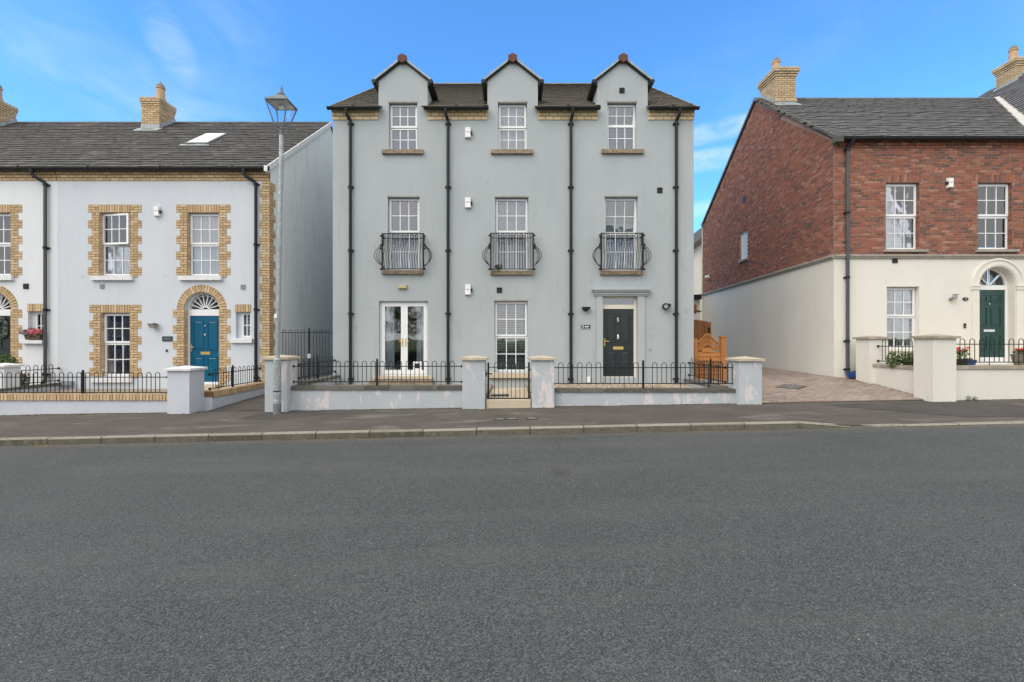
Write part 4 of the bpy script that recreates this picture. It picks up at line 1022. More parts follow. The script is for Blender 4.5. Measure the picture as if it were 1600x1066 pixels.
surround(Pw, W1, parent=white); surround(Pw, W3_, parent=white)
def arch_surround(Pc, o, parent, zb=.38):
    a, b, c, s = o; r = (b - a) / 2; m = (a + b) / 2; bk = MB()
    jamb(Pc, a, -1, zb, s, backing=bk); jamb(Pc, b, 1, zb, s, backing=bk)
    arch_ring(Pc, m, s, r + .002, r + .235); arch_plate(bk, m, s, r, r + .225)
    bk.build('surround_mortar', 'buff_mortar', parent, FRONT)
    reveal_bricks(Pc, a + .008, c, s, 1); reveal_bricks(Pc, b - .008, c, s, -1)
arch_surround(Pb, da, blue); arch_surround(Pw, dw, white)
for Pc, o, par in ((Pb, S, blue), (Pw, S2, white)):
    a, b, c, d = o; soldier(Pc, a - .02, b + .02, d, d + .235); MB().box(a - .02, b + .02, -.004, .02, d, d + .235).build('lintel_mortar', 'buff_mortar', par, FRONT)
# eaves band
for Pc, x0, x1, par in ((Pb, XP, XC + .01, blue), (Pw, XL, XP, white)):
    z0, z1 = Z(283), Z(267)
    courses(Pc, x0, x1, z0, z1 + .04, 4, .02, depth=.06, step=.018)
    box_part('band_backing', 'buff_mortar', par, x0, x1, FY - .013, FY + .02, z0 + .005, z1 + .04)
    box_part('fascia', 'pipe', par, x0, x1, FY - .10, FY - .005, z1 + .045, ZEl - .02)
gutter(blue, XP + .002, XC + .04, FY - .19, ZEl - .01, r=.07); gutter(white, XL, XP - .002, FY - .19, ZEl - .01, r=.07)
# corner quoin, front and gable side
bk = MB(); zq0, zq1 = .3, Z(283)
n = int((zq1 - zq0) / CH); ch = (zq1 - zq0) / n; SIDE = Frame(XC, FY, R(90))
for i in range(n):
    k_ = (n - 1 - i) // 3; wf, ws = (.30, .24) if k_ % 2 else (.235, .35); z = zq0 + ch * (i + .5)
    parts = [wf] if i % 2 else [wf * .4, wf * .6]; x = XC + .012
    for p in parts: Pb.add((x - p / 2, .012 - .025, z), (p - J, .05, ch - J), (0, 0, 0), FRONT); x -= p
    parts = [ws] if i % 2 else [ws * .35, ws * .65]; x = -.002
    for p in parts: Pb.add((x + p / 2, .010 - .02, z), (p - J, .04, ch - J), (0, 0, 0), SIDE); x += p
    bk.box(XC - wf + .01, XC + .003, -.005, .02, z - ch / 2, z + ch / 2); bk.box(XC - .02, XC + .004, .02, ws - .01, z - ch / 2, z + ch / 2)
bk.build('quoin_mortar', 'buff_mortar', blue, FRONT)
Pb.build(blue, 300, 'brickwork'); Pw.build(white, 300, 'brickwork')
# roofs
for par, x0, x1 in ((blue, XP, XC + .05), (white, XL, XP)):
    t = .07
    rf = MB().prism([(x0, YEl, ZEl - t), (x0, YRl, ZRl - t), (x0, YRl, ZRl), (x0, YEl, ZEl)], (0, 0, 0), (x1 - x0, 0, 0)).prism([(x0, YRl, ZRl - t), (x0, 23.3, ZEl - t), (x0, 23.3, ZEl), (x0, YRl, ZRl)], (0, 0, 0), (x1 - x0, 0, 0)).build('roof', 'tile_l', par)
    P = Pieces('roof_tile', 'tile_l'); roof_tiles(rf, P, x0, x1, YEl, ZEl, YRl, ZRl, gauge=.24)
    P.build(rf, 300, 'roof_tiles', jit=.006)
    mb = MB(); n = int((x1 - x0) / .45)
    for i in range(n):
        a = x0 + (x1 - x0) * i / n; b = a + (x1 - x0) / n - .008; mb.prism([(a, YRl - .14, ZRl - .05), (a, YRl, ZRl + .06), (a, YRl + .14, ZRl - .05)], (0, 0, 0), (b - a, 0, 0))
    mb.build('ridge_tile', 'tile_l', rf)
mb = MB(); x0, x1 = XC + .045, XC + .08
mb.prism([(x0, YEl - .06, ZEl - .15), (x0, YRl, ZRl - .12), (x0, YRl, ZRl + .055), (x0, YEl - .06, ZEl + .045)], (0, 0, 0), (x1 - x0, 0, 0)).box(XC - .02, XC + .08, YEl - .10, YEl + .04, ZEl - .14, ZEl + .03)
mb.build('bargeboard', 'sill_w', blue)
# rooflight
def roofpt(px, py): 
    k_ = (530 - py) / F; Y = (ZEl - CZ - SLl * YEl) / (k_ - SLl); return Vector(((px - 800) * Y / F, Y, CZ + k_ * Y))
p = [roofpt(289, 227.5), roofpt(325, 227.5), roofpt(348.5, 211.5), roofpt(312, 211.5)]
xa, xb = p[0].x, p[1].x; ya, yb_ = p[0].y, p[2].y; nn = Vector((0, -SLl, 1)).normalized()
def slab_on(x0, x1, y0, y1, h0, h1):
    q = [Vector((x, y, ZEl + SLl * (y - YEl))) for x, y in ((x0, y0), (x1, y0), (x1, y1), (x0, y1))]
    return MB().prism(q, nn * h0, nn * h1)
rl = slab_on(xa, xb, ya, yb_, .0, .08).build('rooflight', 'galv_d', blue)
slab_on(xa + .06, xb - .06, ya + .07, yb_ - .07, .08, .09).build('pane', 'curtain_w', rl)
slab_on(xa - .10, xb + .10, ya - .13, ya, .03, .05).build('flashing', 'lead', rl)
# chimneys
def chim_flash(ch, x0, x1, y0, y1, m='lead', SLx=None, E=None):
    z = lambda y: E[1] + SLx * (y - E[0]); mb = MB(); e = .022
    mb.prism([(x0 - e, y0 - e, z(y0) - .1), (x1 + e, y0 - e, z(y0) - .1), (x1 + e, y0 - e, z(y0) + .20), (x0 - e, y0 - e, z(y0) + .20)], (0, 0, 0), (0, .02, 0))
    for x in (x0 - e, x1 + e - .02):
        n = 6
        for i in range(n):
            a, b = y0 + (y1 - y0) * i / n, y0 + (y1 - y0) * (i + 1) / n
            mb.prism([(x, a, z(a) - .1), (x, b, z(b) - .1), (x, b, z(a) + .26), (x, a, z(a) + .26)], (0, 0, 0), (.02, 0, 0))
    mb.box(x0 - .12, x1 + .12, y0 - .3, y0, 0, .001); mb.v[-8:] = [Vector((v.x, v.y, z(v.y) + .05 + (v.z * 5))) for v in mb.v[-8:]]
    mb.build('flashing', m, ch)
zt = Z(150, 17.5)
for par, xr in ((blue, -13.66), (white, -20.08)):
    c_ = chimney(par, xr - .68, xr, 17.62, 18.42, 7.9 + 1.82 - .4 + .2, zt, flare=.45, px=xr - .12, py=17.85)
    chim_flash(c_, xr - .68, xr, 17.62, 18.45, SLx=SLl, E=(YEl, ZEl))
# windows, left houses
wd = window(blue, FRONT, A, mid=Z(381.5), swing=9, back=.13, cur='sides', label='sash window with its upper part swung open'); sill(wd, FRONT, 144.5, 209.5, 431.5, 438.5, m='sill_w')
wd = window(blue, FRONT, B, mid=Z(381.5), back=.13, cur='net'); sill(wd, FRONT, 281.5, 348, 431.5, 438.5, m='sill_w')
wd = window(blue, FRONT, G, mid=Z(536.5), back=.13, cur='russet'); sill(wd, FRONT, 143.5, 208.3, 588.8, 597.5, m='sill_w')
wd = window(blue, FRONT, (S[0] + .10, S[1], S[2], S[3]), cols=2, rows=2, back=.12, cur='net'); sill(wd, FRONT, 362, 396, 529, 536, m='sill_w')
box_part('reveal_fill', 'white', blue, S[0], S[0] + .10, FY + .11, FY + .15, S[2], S[3])
wd = window(white, FRONT, W1, mid=Z(381.5), back=.13, cur='half'); sill(wd, FRONT, -40, 22.5, 431.5, 438.5, m='sill_w')
wd = window(white, FRONT, W3_, mid=Z(381.5), back=.13, cur='net')
wd = window(white, FRONT, (S2[0] + .10, S2[1], S2[2], S2[3]), cols=2, rows=2, back=.12, cur='none'); sill(wd, FRONT, 37, 72, 531.8, 537, m='sill_w', proud=.13)
box_part('reveal_fill', 'white', white, S2[0], S2[0] + .10, FY + .11, FY + .15, S2[2], S2[3])
# arched doors
def arched_door(parent, o, m, y, zh, zdb, fan_spokes, panels, fm='upvc', hinge=None, leafw=None, transom=.12):
    a, b, c, s = o; r = (b - a) / 2; mdl = (a + b) / 2; t = .06
    mb = MB().box(a, a + t, y, y + .09, c, s).box(b - t, b, y, y + .09, c, s).box(a + t, b - t, y, y + .09, zh, s)
    arch_plate(mb, mdl, s, r - .05, r, y, y + .09)
    mb.box(a + t, b - t, y - .01, y + .09, c, zdb)
    fr_ = mb.build('door_frame', fm, parent)
    mb = MB(); n = fan_spokes
    for i in range(1, n):
        q = math.pi * i / n; ri, ro = .10 if n > 5 else .06, r - .05
        dx, dz = math.cos(q), math.sin(q); px_, pz_ = -dz * .012, dx * .012
        mb.prism([(mdl + dx * ri + px_, 0, s + dz * ri + pz_), (mdl + dx * ro + px_, 0, s + dz * ro + pz_), (mdl + dx * ro - px_, 0, s + dz * ro - pz_), (mdl + dx * ri - px_, 0, s + dz * ri - pz_)], (0, y + .01, 0), (0, y + .04, 0))
    if n > 5:
        for i in range(n):                       # scalloped heads
            q0, q1 = math.pi * i / n, math.pi * (i + 1) / n; rr = r - .09
            pts = []
            for k_ in range(7):
                q = q0 + (q1 - q0) * k_ / 6; e = rr - .05 * abs(2 * k_ / 6 - 1) ** 2
                pts.append((mdl + e * math.cos(q), y + .025, s + e * math.sin(q)))
            mb.tube(pts, .011, 4)
    arch_plate(mb, mdl, s, .05 if n <= 5 else .085, .075 if n <= 5 else .115, y + .008, y + .042, 12)
    mb.box(a + t, b - t, y + .008, y + .042, s, s + .02)
    mb.build('fanlight_bar', fm, fr_)
    gp = MB()
    for i in range(n):
        q0, q1 = math.pi * i / n + .02, math.pi * (i + 1) / n - .02; ro = r - .04
        q = [(mdl + .03 * math.cos((q0 + q1) / 2), 0, s + .02)] + [(mdl + ro * math.cos(q0 + (q1 - q0) * k_ / 4), 0, s + .004 + ro * math.sin(q0 + (q1 - q0) * k_ / 4)) for k_ in range(5)]
        MB().prism(q, (0, y + .05, 0), (0, y + .055, 0)).build('pane', 'glass', fr_)
    MB().quad((a, y + .6, c), (b, y + .6, c), (b, y + .6, s + r), (a, y + .6, s + r)).build('room_wall', 'room', fr_)
    dr = panel_door(parent, m, a + t + .003, b - t - .003, zdb + .003, zh - .003, y + .02, panels)
    return fr_, dr
fr_, dr = arched_door(blue, da, 'door_blue', FY + .15, Z(493.5, 14.05), Z(597, 14.05), 9, P4p); lab(dr, 'bright blue four panel front door under a white fanlight')
yy = FY + .17; x = (da[0] + da[1]) / 2
MB().box(x - .14, x + .14, yy - .012, yy, Z(554.5), Z(550)).build('letter_plate', 'brass', dr)
MB().lathe((x, yy - .02, Z(525)), [(.02, 0), (.03, .03), (.02, .06)], 8).build('door_knocker', 'chrome', dr)
MB().lathe((x, yy - .02, Z(510.5)), [(.016, 0), (.022, .02), (.016, .04)], 8).build('door_viewer', 'chrome', dr)
hx = da[0] + .10; MB().box(hx - .014, hx + .014, yy - .012, yy, Z(550), Z(538)).tube([(hx, yy - .012, Z(543)), (hx, yy - .06, Z(543)), (hx + .11, yy - .06, Z(543))], .011, 6).build('handle', 'brass', dr)
fr_, dr = arched_door(white, dw, 'door_black', FY + .15, Z(493.5, 14.05), Z(597, 14.05), 9, P4p); lab(dr, 'near black front door standing under a brick arch')
for par, o in ((blue, da), (white, dw)): box_part('door_step', 'slab', par, o[0] - .05, o[1] + .05, FY - .25, FY + .14, GL, .44)
# wreath on the white house's door
random.seed(21); wr = thing('door_wreath', (U(-5), FY + .1, Z(512)), 'blue green leafy wreath hanging on the dark door at the left edge', 'wreath')
mb = MB(); cx, cz_ = U(-7), Z(512)
for i in range(22):
    q = 2 * math.pi * i / 22; foliage(mb, (cx + .21 * math.cos(q), FY + .10, cz_ + .27 * math.sin(q)), (.09, .05, .09), 26, .035)
mb.build('foliage', 'leaf_b', wr)
mb = MB(); mb.tube([(cx + .21 * math.cos(2 * math.pi * i / 20), FY + .12, cz_ + .27 * math.sin(2 * math.pi * i / 20)) for i in range(21)], .03, 6).build('ring', 'bark', wr)
# pipes, vents, fittings
downpipe(blue, 401.8, 266, 598, 387, .19, [289, 383, 484, 590], yjoin=291)
downpipe(white, 74.5, 266, 594, 60, .19, [290, 388, 484.5, 585], yjoin=291, m2='pipe_g')
alarm(blue, 247, 331); vent(blue, 160, 447.5, .13, 'grille'); vent(blue, 380, 448.5, .14, 'grille'); vent(white, 41, 447.5, .16)
x, z = U(243), Z(508.5); l = MB().box(x - .02, x + .02, FY - .10, FY, z + .04, z + .07).prism([(x - .10, FY - .2, z + .05), (x + .10, FY - .2, z + .05), (x + .085, FY - .2, z + .01), (x - .085, FY - .2, z + .01)], (0, 0, 0), (0, .18, 0)).build('wall_light', 'galv_d', blue)
MB().prism([(x - .085, FY - .18, z + .01), (x + .085, FY - .18, z + .01), (x + .06, FY - .17, z - .09), (x - .06, FY - .17, z - .09)], (0, 0, 0), (0, .13, 0)).build('lamp_glass', 'stone', l)
x, z = U(262), Z(529.5); pl = box_part('name_plaque', 'slate', blue, x - .155, x + .155, FY - .02, FY, z - .075, z + .075); box_part('lettering', 'grille', pl, x - .10, x + .10, FY - .0215, FY - .02, z - .008, z + .008)
x, z = U(261), Z(548); box_part('doorbell', 'plastic_b', blue, x - .02, x + .02, FY - .03, FY, z - .04, z + .04)
x, z = U(109), Z(602); box_part('meter_box', 'grille', blue, x - .14, x + .14, FY - .12, FY, .42, z + .13)
# flower box on the white house's little window
random.seed(31); fb = thing('window_box', (U(56), FY - .05, Z(531)), 'dark window box full of pink, red and purple flowers on a small window sill', 'flower box')
MB().prism([(U(46), 0, Z(531)), (U(67), 0, Z(531)), (U(69), 0, Z(524)), (U(44), 0, Z(524))], (0, FY - .12, 0), (0, FY + .05, 0)).build('trough', 'bark', fb)
mb = MB(); foliage(mb, (U(56), FY - .05, Z(524.5)), (.30, .12, .06), 260, .03); mb.build('foliage', 'leaf', fb)
mb = MB(); foliage(mb, (U(59), FY - .09, Z(518.5)), (.22, .12, .10), 420, .028); mb.build('pink_flowers', 'petal_p', fb)
mb = MB(); foliage(mb, (U(45), FY - .09, Z(520)), (.17, .12, .09), 200, .028); foliage(mb, (U(52), FY - .05, Z(514)), (.12, .08, .03), 70, .025); mb.build('purple_flowers', 'petal_u', fb)

# ================================================================== right brick house
GX = U(1303); AN = math.atan2(.0858, 1)
YEr, ZEr, YRr = 13.72, Z(214.5, 13.72), 19.15; ZRr = Z(154.5, YRr); SLr = (ZRr - ZEr) / (YRr - YEr); YBk = 25.9
red = thing('brick_terraced_house', (14, FY + 5.5, .6), 'red brick and cream rendered terraced house with a dark green arched front door', 'house')
zsc0, zsc1 = Z(404), Z(398)
XRr = 17.4
R1 = op(1383.6, 285.4, 1437, 390); R2 = op(1527.2, 285.4, 1581.8, 390); RG = op(1385.7, 448, 1436.5, 544.5)
ra = (14.27, 15.37, .9, Z(445.5))
mb = MB(); wall(mb, GX, XRr, .2, zsc0, [RG], [ra], rev=.22)
# side wall (skewed), lower part
SF = Frame(GX + .0858 * 12, FY + 12, -math.pi / 2 - AN + math.pi * 0)
# u along SF runs from the rear corner to the front corner
LS = math.hypot(12, .0858 * 12)
SFr = Frame(GX + .0858 * 12, FY + 12, math.atan2(-12, -.0858 * 12))
def toSF(P_): return P_
m1 = mb.build('lower_wall', 'cream', red, FRONT)
mb = MB(); wall(mb, 0, LS, .2, zsc0, [], [])
mb.build('lower_side_wall', 'cream', red, SFr)
# upper walls: mortar backing with bricks in front
mb = MB(); wall(mb, GX, XRr, zsc1, ZEr + .1, [R1, R2], rev=.17); mb.build('upper_wall', 'red_mortar', red, FRONT)
def sideY(u): return FY + 12 - u * math.cos(AN)
def zverge(u):
    y = sideY(u); return ZEr + SLr * (y - YEr) if y < YRr else ZRr - (ZRr - Z(352, 25.9)) * (y - YRr) / (YBk - YRr)
uw1 = (25.9 - 20.0) / math.cos(AN); uw0 = (25.9 - 20.75) / math.cos(AN)
SW = (uw0, uw1, Z(404, 20.2), Z(358.5, 20.0))
mb = MB(); uR = (25.9 - YRr) / math.cos(AN)
ZB = Z(352, 25.9)
wall(mb, 0, LS, zsc1, ZEr - .25, [SW], rev=.14)
mb.quad((0, 0, ZEr - .25), (LS, 0, ZEr - .25), (LS, 0, ZEr), (uR, 0, ZRr - .05), (0, 0, ZB))
mb.build('upper_side_wall', 'red_mortar', red, SFr)
P = Pieces('brick', 'red'); CR = .082
holes = [(R1[0], R1[1], R1[2], R1[3]), (R2[0], R2[1], R2[2], R2[3]), (R1[0] - .06, R1[1] + .06, R1[3], R1[3] + .245), (R2[0] - .06, R2[1] + .06, R2[3], R2[3] + .245)]
ztop = Z(232); n = int((ztop - zsc1) / CR); courses(P, GX, XRr, zsc1, ztop, n, .008, depth=.03, holes=holes)
for o in (R1, R2): soldier(P, o[0] - .06, o[1] + .06, o[3], o[3] + .245, d=.009, depth=.03)
courses(P, GX + .12, XRr, ztop, ztop + .082, 1, .03, depth=.05); courses(P, GX + .12, XRr, ztop + .082, ZEr - .02, 2, .055, depth=.07, step=.02)
courses(P, GX, GX + .12, ztop, ZEr - .02, 3, .008, depth=.03)
for o in (R1, R2): reveal_bricks(P, o[0] + .008, o[2], o[3], 1); reveal_bricks(P, o[1] - .008, o[2], o[3], -1, dep=.16)
# side bricks
z = zsc1; row = 0
while z < ZRr - .1:
    zc = z + CR / 2; x = -(BL / 2 if row % 2 else 0)
    while x < LS:
        a, b = max(x, 0), min(x + BL, LS); x += BL; c_ = (a + b) / 2
        if b - a < .04: continue
        if zc > min(zverge(a), zverge(b)) - .16: continue
        if SW[0] < c_ < SW[1] and SW[2] < zc < SW[3]: continue
        P.l.append((SFr.p(c_, -.005, zc), (round(b - a - J, 3), .026, round(CR - J, 3)), (0, 0, SFr.ang)))
    z += CR; row += 1
P.build(red, 300, 'brickwork', jit=.0025)
# string course
mb = MB()
for (d0, za, zb_) in ((.05, zsc0, zsc0 + .05), (.075, zsc0 + .05, zsc1)):
    mb.box(GX - .02, XRr, -d0, .02, za, zb_)
mb.build('string_course', 'stone', red, FRONT)
mb = MB()
for (d0, za, zb_) in ((.05, zsc0, zsc0 + .05), (.075, zsc0 + .05, zsc1)): mb.box(-.02, LS - .0, -d0, .02, za, zb_)
mb.build('string_course', 'stone', red, SFr)
# roof
def xverge(y): return GX - .07 + .0858 * (y - FY)
def clipr(x, y, z):
    if x < xverge(y) + .0: return False
    return x < 17.25 + (y - 15.33) * (20.46 - 17.25) / (19.15 - 15.33)
xr1 = 22.5; t = .07
mb = MB()
va = [Vector((xverge(YEr), YEr, ZEr)), Vector((XRr, YEr, ZEr)), Vector((20.5, YRr, ZRr)), Vector((xverge(YRr), YRr, ZRr))]
mb.prism(va, (0, 0, 0), (0, 0, -t)); mb.quad((xverge(YRr), YRr, ZRr), (23, YRr, ZRr), (23, YBk, ZB + .05), (xverge(YBk), YBk, ZB + .05))
roofr = mb.build('roof', 'tile_r', red)
P = Pieces('roof_tile', 'tile_r'); roof_tiles(roofr, P, xverge(YEr) - .02, 20.6, YEr, ZEr, YRr, ZRr, clip=clipr, gauge=.24)
P.build(roofr, 300, 'roof_tiles', jit=.006)
mb = MB(); n = 24
for i in range(n):
    a = xverge(YRr) + (20.4 - xverge(YRr)) * i / n; b = a + (20.4 - xverge(YRr)) / n - .008; mb.prism([(a, YRr - .13, ZRr - .05), (a, YRr, ZRr + .055), (a, YRr + .13, ZRr - .05)], (0, 0, 0), (b - a, 0, 0))
mb.build('ridge_tile', 'tile_r', roofr)
mb = MB()
for (y0, z0, y1, z1) in ((YEr - .06, ZEr, YRr, ZRr), (YRr, ZRr, YBk, ZB)):
    p = [(xverge(y0) - .03, y0, z0 - .09), (xverge(y1) - .03, y1, z1 - .09), (xverge(y1) - .03, y1, z1 + .04), (xverge(y0) - .03, y0, z0 + .04)]
    mb.prism(p, (0, 0, 0), (.05, 0, 0))
mb.build('verge', 'coping', roofr)
box_part('eaves_box', 'coping', red, GX - .12, GX + .10, YEr - .10, YEr + .12, ZEr - .17, ZEr - .01)
gutter(red, GX + .08, XRr, FY - .19, ZEr - .02, r=.07)
mb = MB(); x0 = 17.25 - .12; 
va = Vector((16.2, 14.08, ZEr + SLr * (14.08 - YEr) + .05)); vb = Vector((20.46, 19.15, ZRr + .05)); w_ = Vector((.13, -.10, 0))
mb.prism([va - w_, va + w_, vb + w_, vb - w_], (0, 0, 0), (0, 0, .05)); mb.build('valley', 'mortar_w', roofr)
mb = MB(); mb.quad((xverge(YBk), YBk, .3), (24, YBk, .3), (24, YBk, ZB), (xverge(YBk), YBk, ZB)); mb.build('rear_wall', 'cream', red)
# chimney of the brick house
cx0, cx1, cy0, cy1 = U(1206, 18.1) , U(1244, 18.1), 18.1, 19.3
cx0, cx1 = 800, 0
cx1 = U(1243.5, 18.05); cx0 = cx1 - .80
c_ = chimney(red, cx0, cx1, 18.05, 19.15, 9.0 + 0.9, Z(106.5, 18.05), m='buff2', px=cx0 + .28, py=18.5)
chim_flash(c_, cx0, cx1, 18.05, 19.15, SLx=SLr, E=(YEr, ZEr))
# neighbouring house with cross wing beyond
nb = thing('neighbouring_brick_house', (22, FY + 5, .8), 'dark tiled roof of the next brick house rising at the right edge', 'house')
WX0, WZ0 = 16.0, 7.25 + CZ - .0 + .9 * (16.0 - 17.25); 
WZ = lambda x: Z(193.6, 15.33) + .9 * (x - 17.25)
RX = 21.75
mb = MB(); mb.prism([(WX0, 13.6, WZ(WX0)), (RX, 13.6, WZ(RX)), (2 * RX - WX0, 13.6, WZ(WX0)), (RX, 13.6, WZ(RX) - .1)], (0, 0, 0), (0, 13, 0))
rfn = mb.build('roof', 'tile_r', nb)
WF = Frame(0, 0, -math.pi / 2)   # slope rising towards +x, eaves along y : local u = -y, local y = x
P = Pieces('roof_tile', 'tile_r')
def clipw(u, y, z):
    Yw, Xw = -u, y
    if Yw > YRr + .0: return False if Xw < 20.6 else (Yw < 25)
    return Xw > 17.25 + (Yw - 15.33) * (20.46 - 17.25) / (19.15 - 15.33)
WF = Frame(0, 0, -math.pi / 2)
th = math.atan(.9); Ls = (RX - WX0) / math.cos(th); n = int(Ls / .24)
for i in range(n):
    t_ = (i + .42) * Ls / n; Xw = WX0 + math.cos(th) * t_ - math.sin(th) * .02; Zw = WZ(WX0) + math.sin(th) * t_ + math.cos(th) * .02; Yw = 13.7 + (.165 if i % 2 else 0)
    while Yw < 21:
        if clipw(-Yw, Xw, 0): P.l.append((Vector((Xw, Yw, Zw)), (.323, round(Ls / n * 1.15, 3), .036), (th - .085, 0, -math.pi / 2)))
        Yw += .33
P.build(rfn, 150, 'roof_tiles', jit=.006)
mb = MB(); wall(mb, XRr + .002, 27.5, .4, WZ(WX0), [op(1720, 290, 1770, 390), op(1720, 450, 1770, 545)]); mb.quad((XRr, 0, WZ(XRr) - .1), (RX, 0, WZ(RX) - .15), (27.5, 0, WZ(WX0)), (XRr, 0, WZ(WX0)))
mb.build('front_wall', 'cream', nb, FRONT)
for o in (op(1720, 290, 1770, 390), op(1720, 450, 1770, 545)): window(nb, FRONT, o, mid=(o[2] + o[3]) / 2)
bx = U(1588, 19.2); c_ = chimney(nb, bx, bx + .8, 19.2, 20.0, 9.9, Z(91, 19.2), m='buff2', px=bx - .0 + .15, py=19.45)
MB().prism([(bx - .025, 19.12, WZ(bx) - .35), (bx - .025, 20.1, WZ(bx) - .35), (bx - .025, 20.1, WZ(bx) + .12), (bx - .025, 19.12, WZ(bx) + .12)], (0, 0, 0), (.02, 0, 0)).prism([(bx - .03, 19.175, WZ(bx) - .3), (bx + .8, 19.175, WZ(bx + .8) - .3), (bx + .8, 19.175, WZ(bx + .8) + .15), (bx - .03, 19.175, WZ(bx) + .15)], (0, 0, 0), (0, .02, 0)).build('flashing', 'lead', c_)
# windows and door of the brick house
wd = window(red, FRONT, R1, mid=Z(337.3), back=.13, cur='net', ft=.05); sill(wd, FRONT, 1379, 1447, 390.5, 394.5, m='stone')
wd = window(red, FRONT, R2, mid=Z(337.3), back=.13, cur='sides', ft=.05); sill(wd, FRONT, 1523, 1589, 390.5, 394.5, m='stone')
wd = window(red, FRONT, RG, mid=Z(494.5), back=.17, cur='sides', ft=.05); sill(wd, FRONT, 1380, 1441, 545, 549, m='cream')
wd = window(red, SFr, SW, cols=1, rows=1, back=.05, cur='net')
for c_ in wd.children:
    if c_.name.startswith('pane'): c_.data.materials[0] = M['frosted']

MB().box(SW[0] - .08, SW[1] + .08, -.08, .12, SW[2] - .09, SW[2] - .003).build('sill', 'stone', wd, SFr)
P6 = [(.12, .44, .82, .93), (.56, .88, .82, .93), (.12, .44, .46, .74), (.56, .88, .46, .74), (.12, .44, .10, .33), (.56, .88, .10, .33)]
fr_, dr = arched_door(red, ra, 'door_green', FY + .22, Z(453, 14.12), Z(558.5, 14.12), 4, P6); lab(dr, 'dark green six panel front door with chrome letter plate')
yy = FY + .24; x = (ra[0] + ra[1]) / 2
MB().box(x - .17, x + .17, yy - .012, yy, Z(518.5, 14.1), Z(515, 14.1)).build('letter_plate', 'chrome', dr)
MB().lathe((x, yy - .02, Z(476, 14.1)), [(.012, 0), (.018, .02), (.012, .04)], 8).build('door_viewer', 'chrome', dr)
hx = ra[0] + .12; MB().tube([(hx, yy, Z(506, 14.1)), (hx, yy - .05, Z(506, 14.1)), (hx + .1, yy - .05, Z(506, 14.1))], .012, 6).build('handle', 'chrome', dr)
# arch moulding
mb = MB(); r = (ra[1] - ra[0]) / 2; m_ = (ra[0] + ra[1]) / 2; s = ra[3]
arch_plate(mb, m_, s, r + .02, r + .20, -.035, -.002, 28); arch_plate(mb, m_, s, r + .20, r + .26, -.06, -.002, 28); arch_plate(mb, m_, s, r + .06, r + .09, -.048, -.030, 28)
for sgn in (-1, 1):
    x0, x1 = sorted((m_ + sgn * (r + .02), m_ + sgn * (r + .22))); mb.box(x0, x1, -.032, -.002, .95, s - .14)
    x0, x1 = sorted((m_ + sgn * (r - .0), m_ + sgn * (r + .27))); mb.box(x0, x1, -.075, -.002, s - .05, s); mb.box(x0 + .01, x1 - .01, -.055, -.002, s - .14, s - .05)
mb.build('arch_moulding', 'cream', red, FRONT)
downpipe(red, 1321.8, 217, 583, 1325.5, .19, [236, 333.5, 434, 533, 577], yjoin=235, m2='pipe_g', r=.05)
alarm(red, 1482.5, 286.5, side='l'); vent(red, 1398, 407)
x, z = U(1486), Z(464); l = MB().lathe((x, FY - .13, z - .09), [(.05, 0), (.055, .02), (.055, .14)], 4, rot=R(45)).box(x - .03, x + .10, FY - .17, FY - .08, z + .05, z + .075).build('wall_light', 'galv', red)
MB().tube([(x - .04, FY, z - .07), (x - .04, FY - .05, z - .07), (x - .02, FY - .1, z + .0), (x, FY - .13, z + .04)], .018, 6).lathe((x - .04, FY - .03, z - .11), [(.03, 0), (.05, .03), (.03, .07)], 8).build('bracket', 'galv_d', l)
x, z = U(1508), Z(467.5); mb = MB(); mb.prism([(x + .09 * math.cos(2 * math.pi * i / 14), FY, z + .055 * math.sin(2 * math.pi * i / 14)) for i in range(14)], (0, -.02, 0), (0, 0, 0)); pl = mb.build('number_plaque', 'slate', red); text_part('7', x, FY - .023, z, .05, 'sign_w', pl, 'house_number')
x, z = U(1507), Z(509); box_part('doorbell', 'plastic_b', red, x - .03, x + .03, FY - .03, FY, z - .07, z + .07)
MB().lathe((x, FY - .035, z - .03), [(.015, 0), (.015, .02)], 6).build('bell_button', 'chrome', red)
# camera and vent on the side wall
y = 6141 / (1109 - 861); pos = SFr.m.inverted() @ Vector((GX + .0858 * (y - FY), y, Z(434, y)))
MB().tube([(pos.x, -.02, pos.z - .03), (pos.x, -.14, pos.z - .01)], .04, 8).box(pos.x - .12, pos.x + .22, -.22, -.10, pos.z, pos.z + .12).build('security_camera', 'upvc', red, SFr)
y = 6141 / (1163.5 - 861); pos = SFr.m.inverted() @ Vector((GX + .0858 * (y - FY), y, Z(312, y))); MB().box(pos.x - .15, pos.x + .15, -.03, 0, pos.z - .12, pos.z + .12).build('air_vent', 'plastic_b', red, SFr)

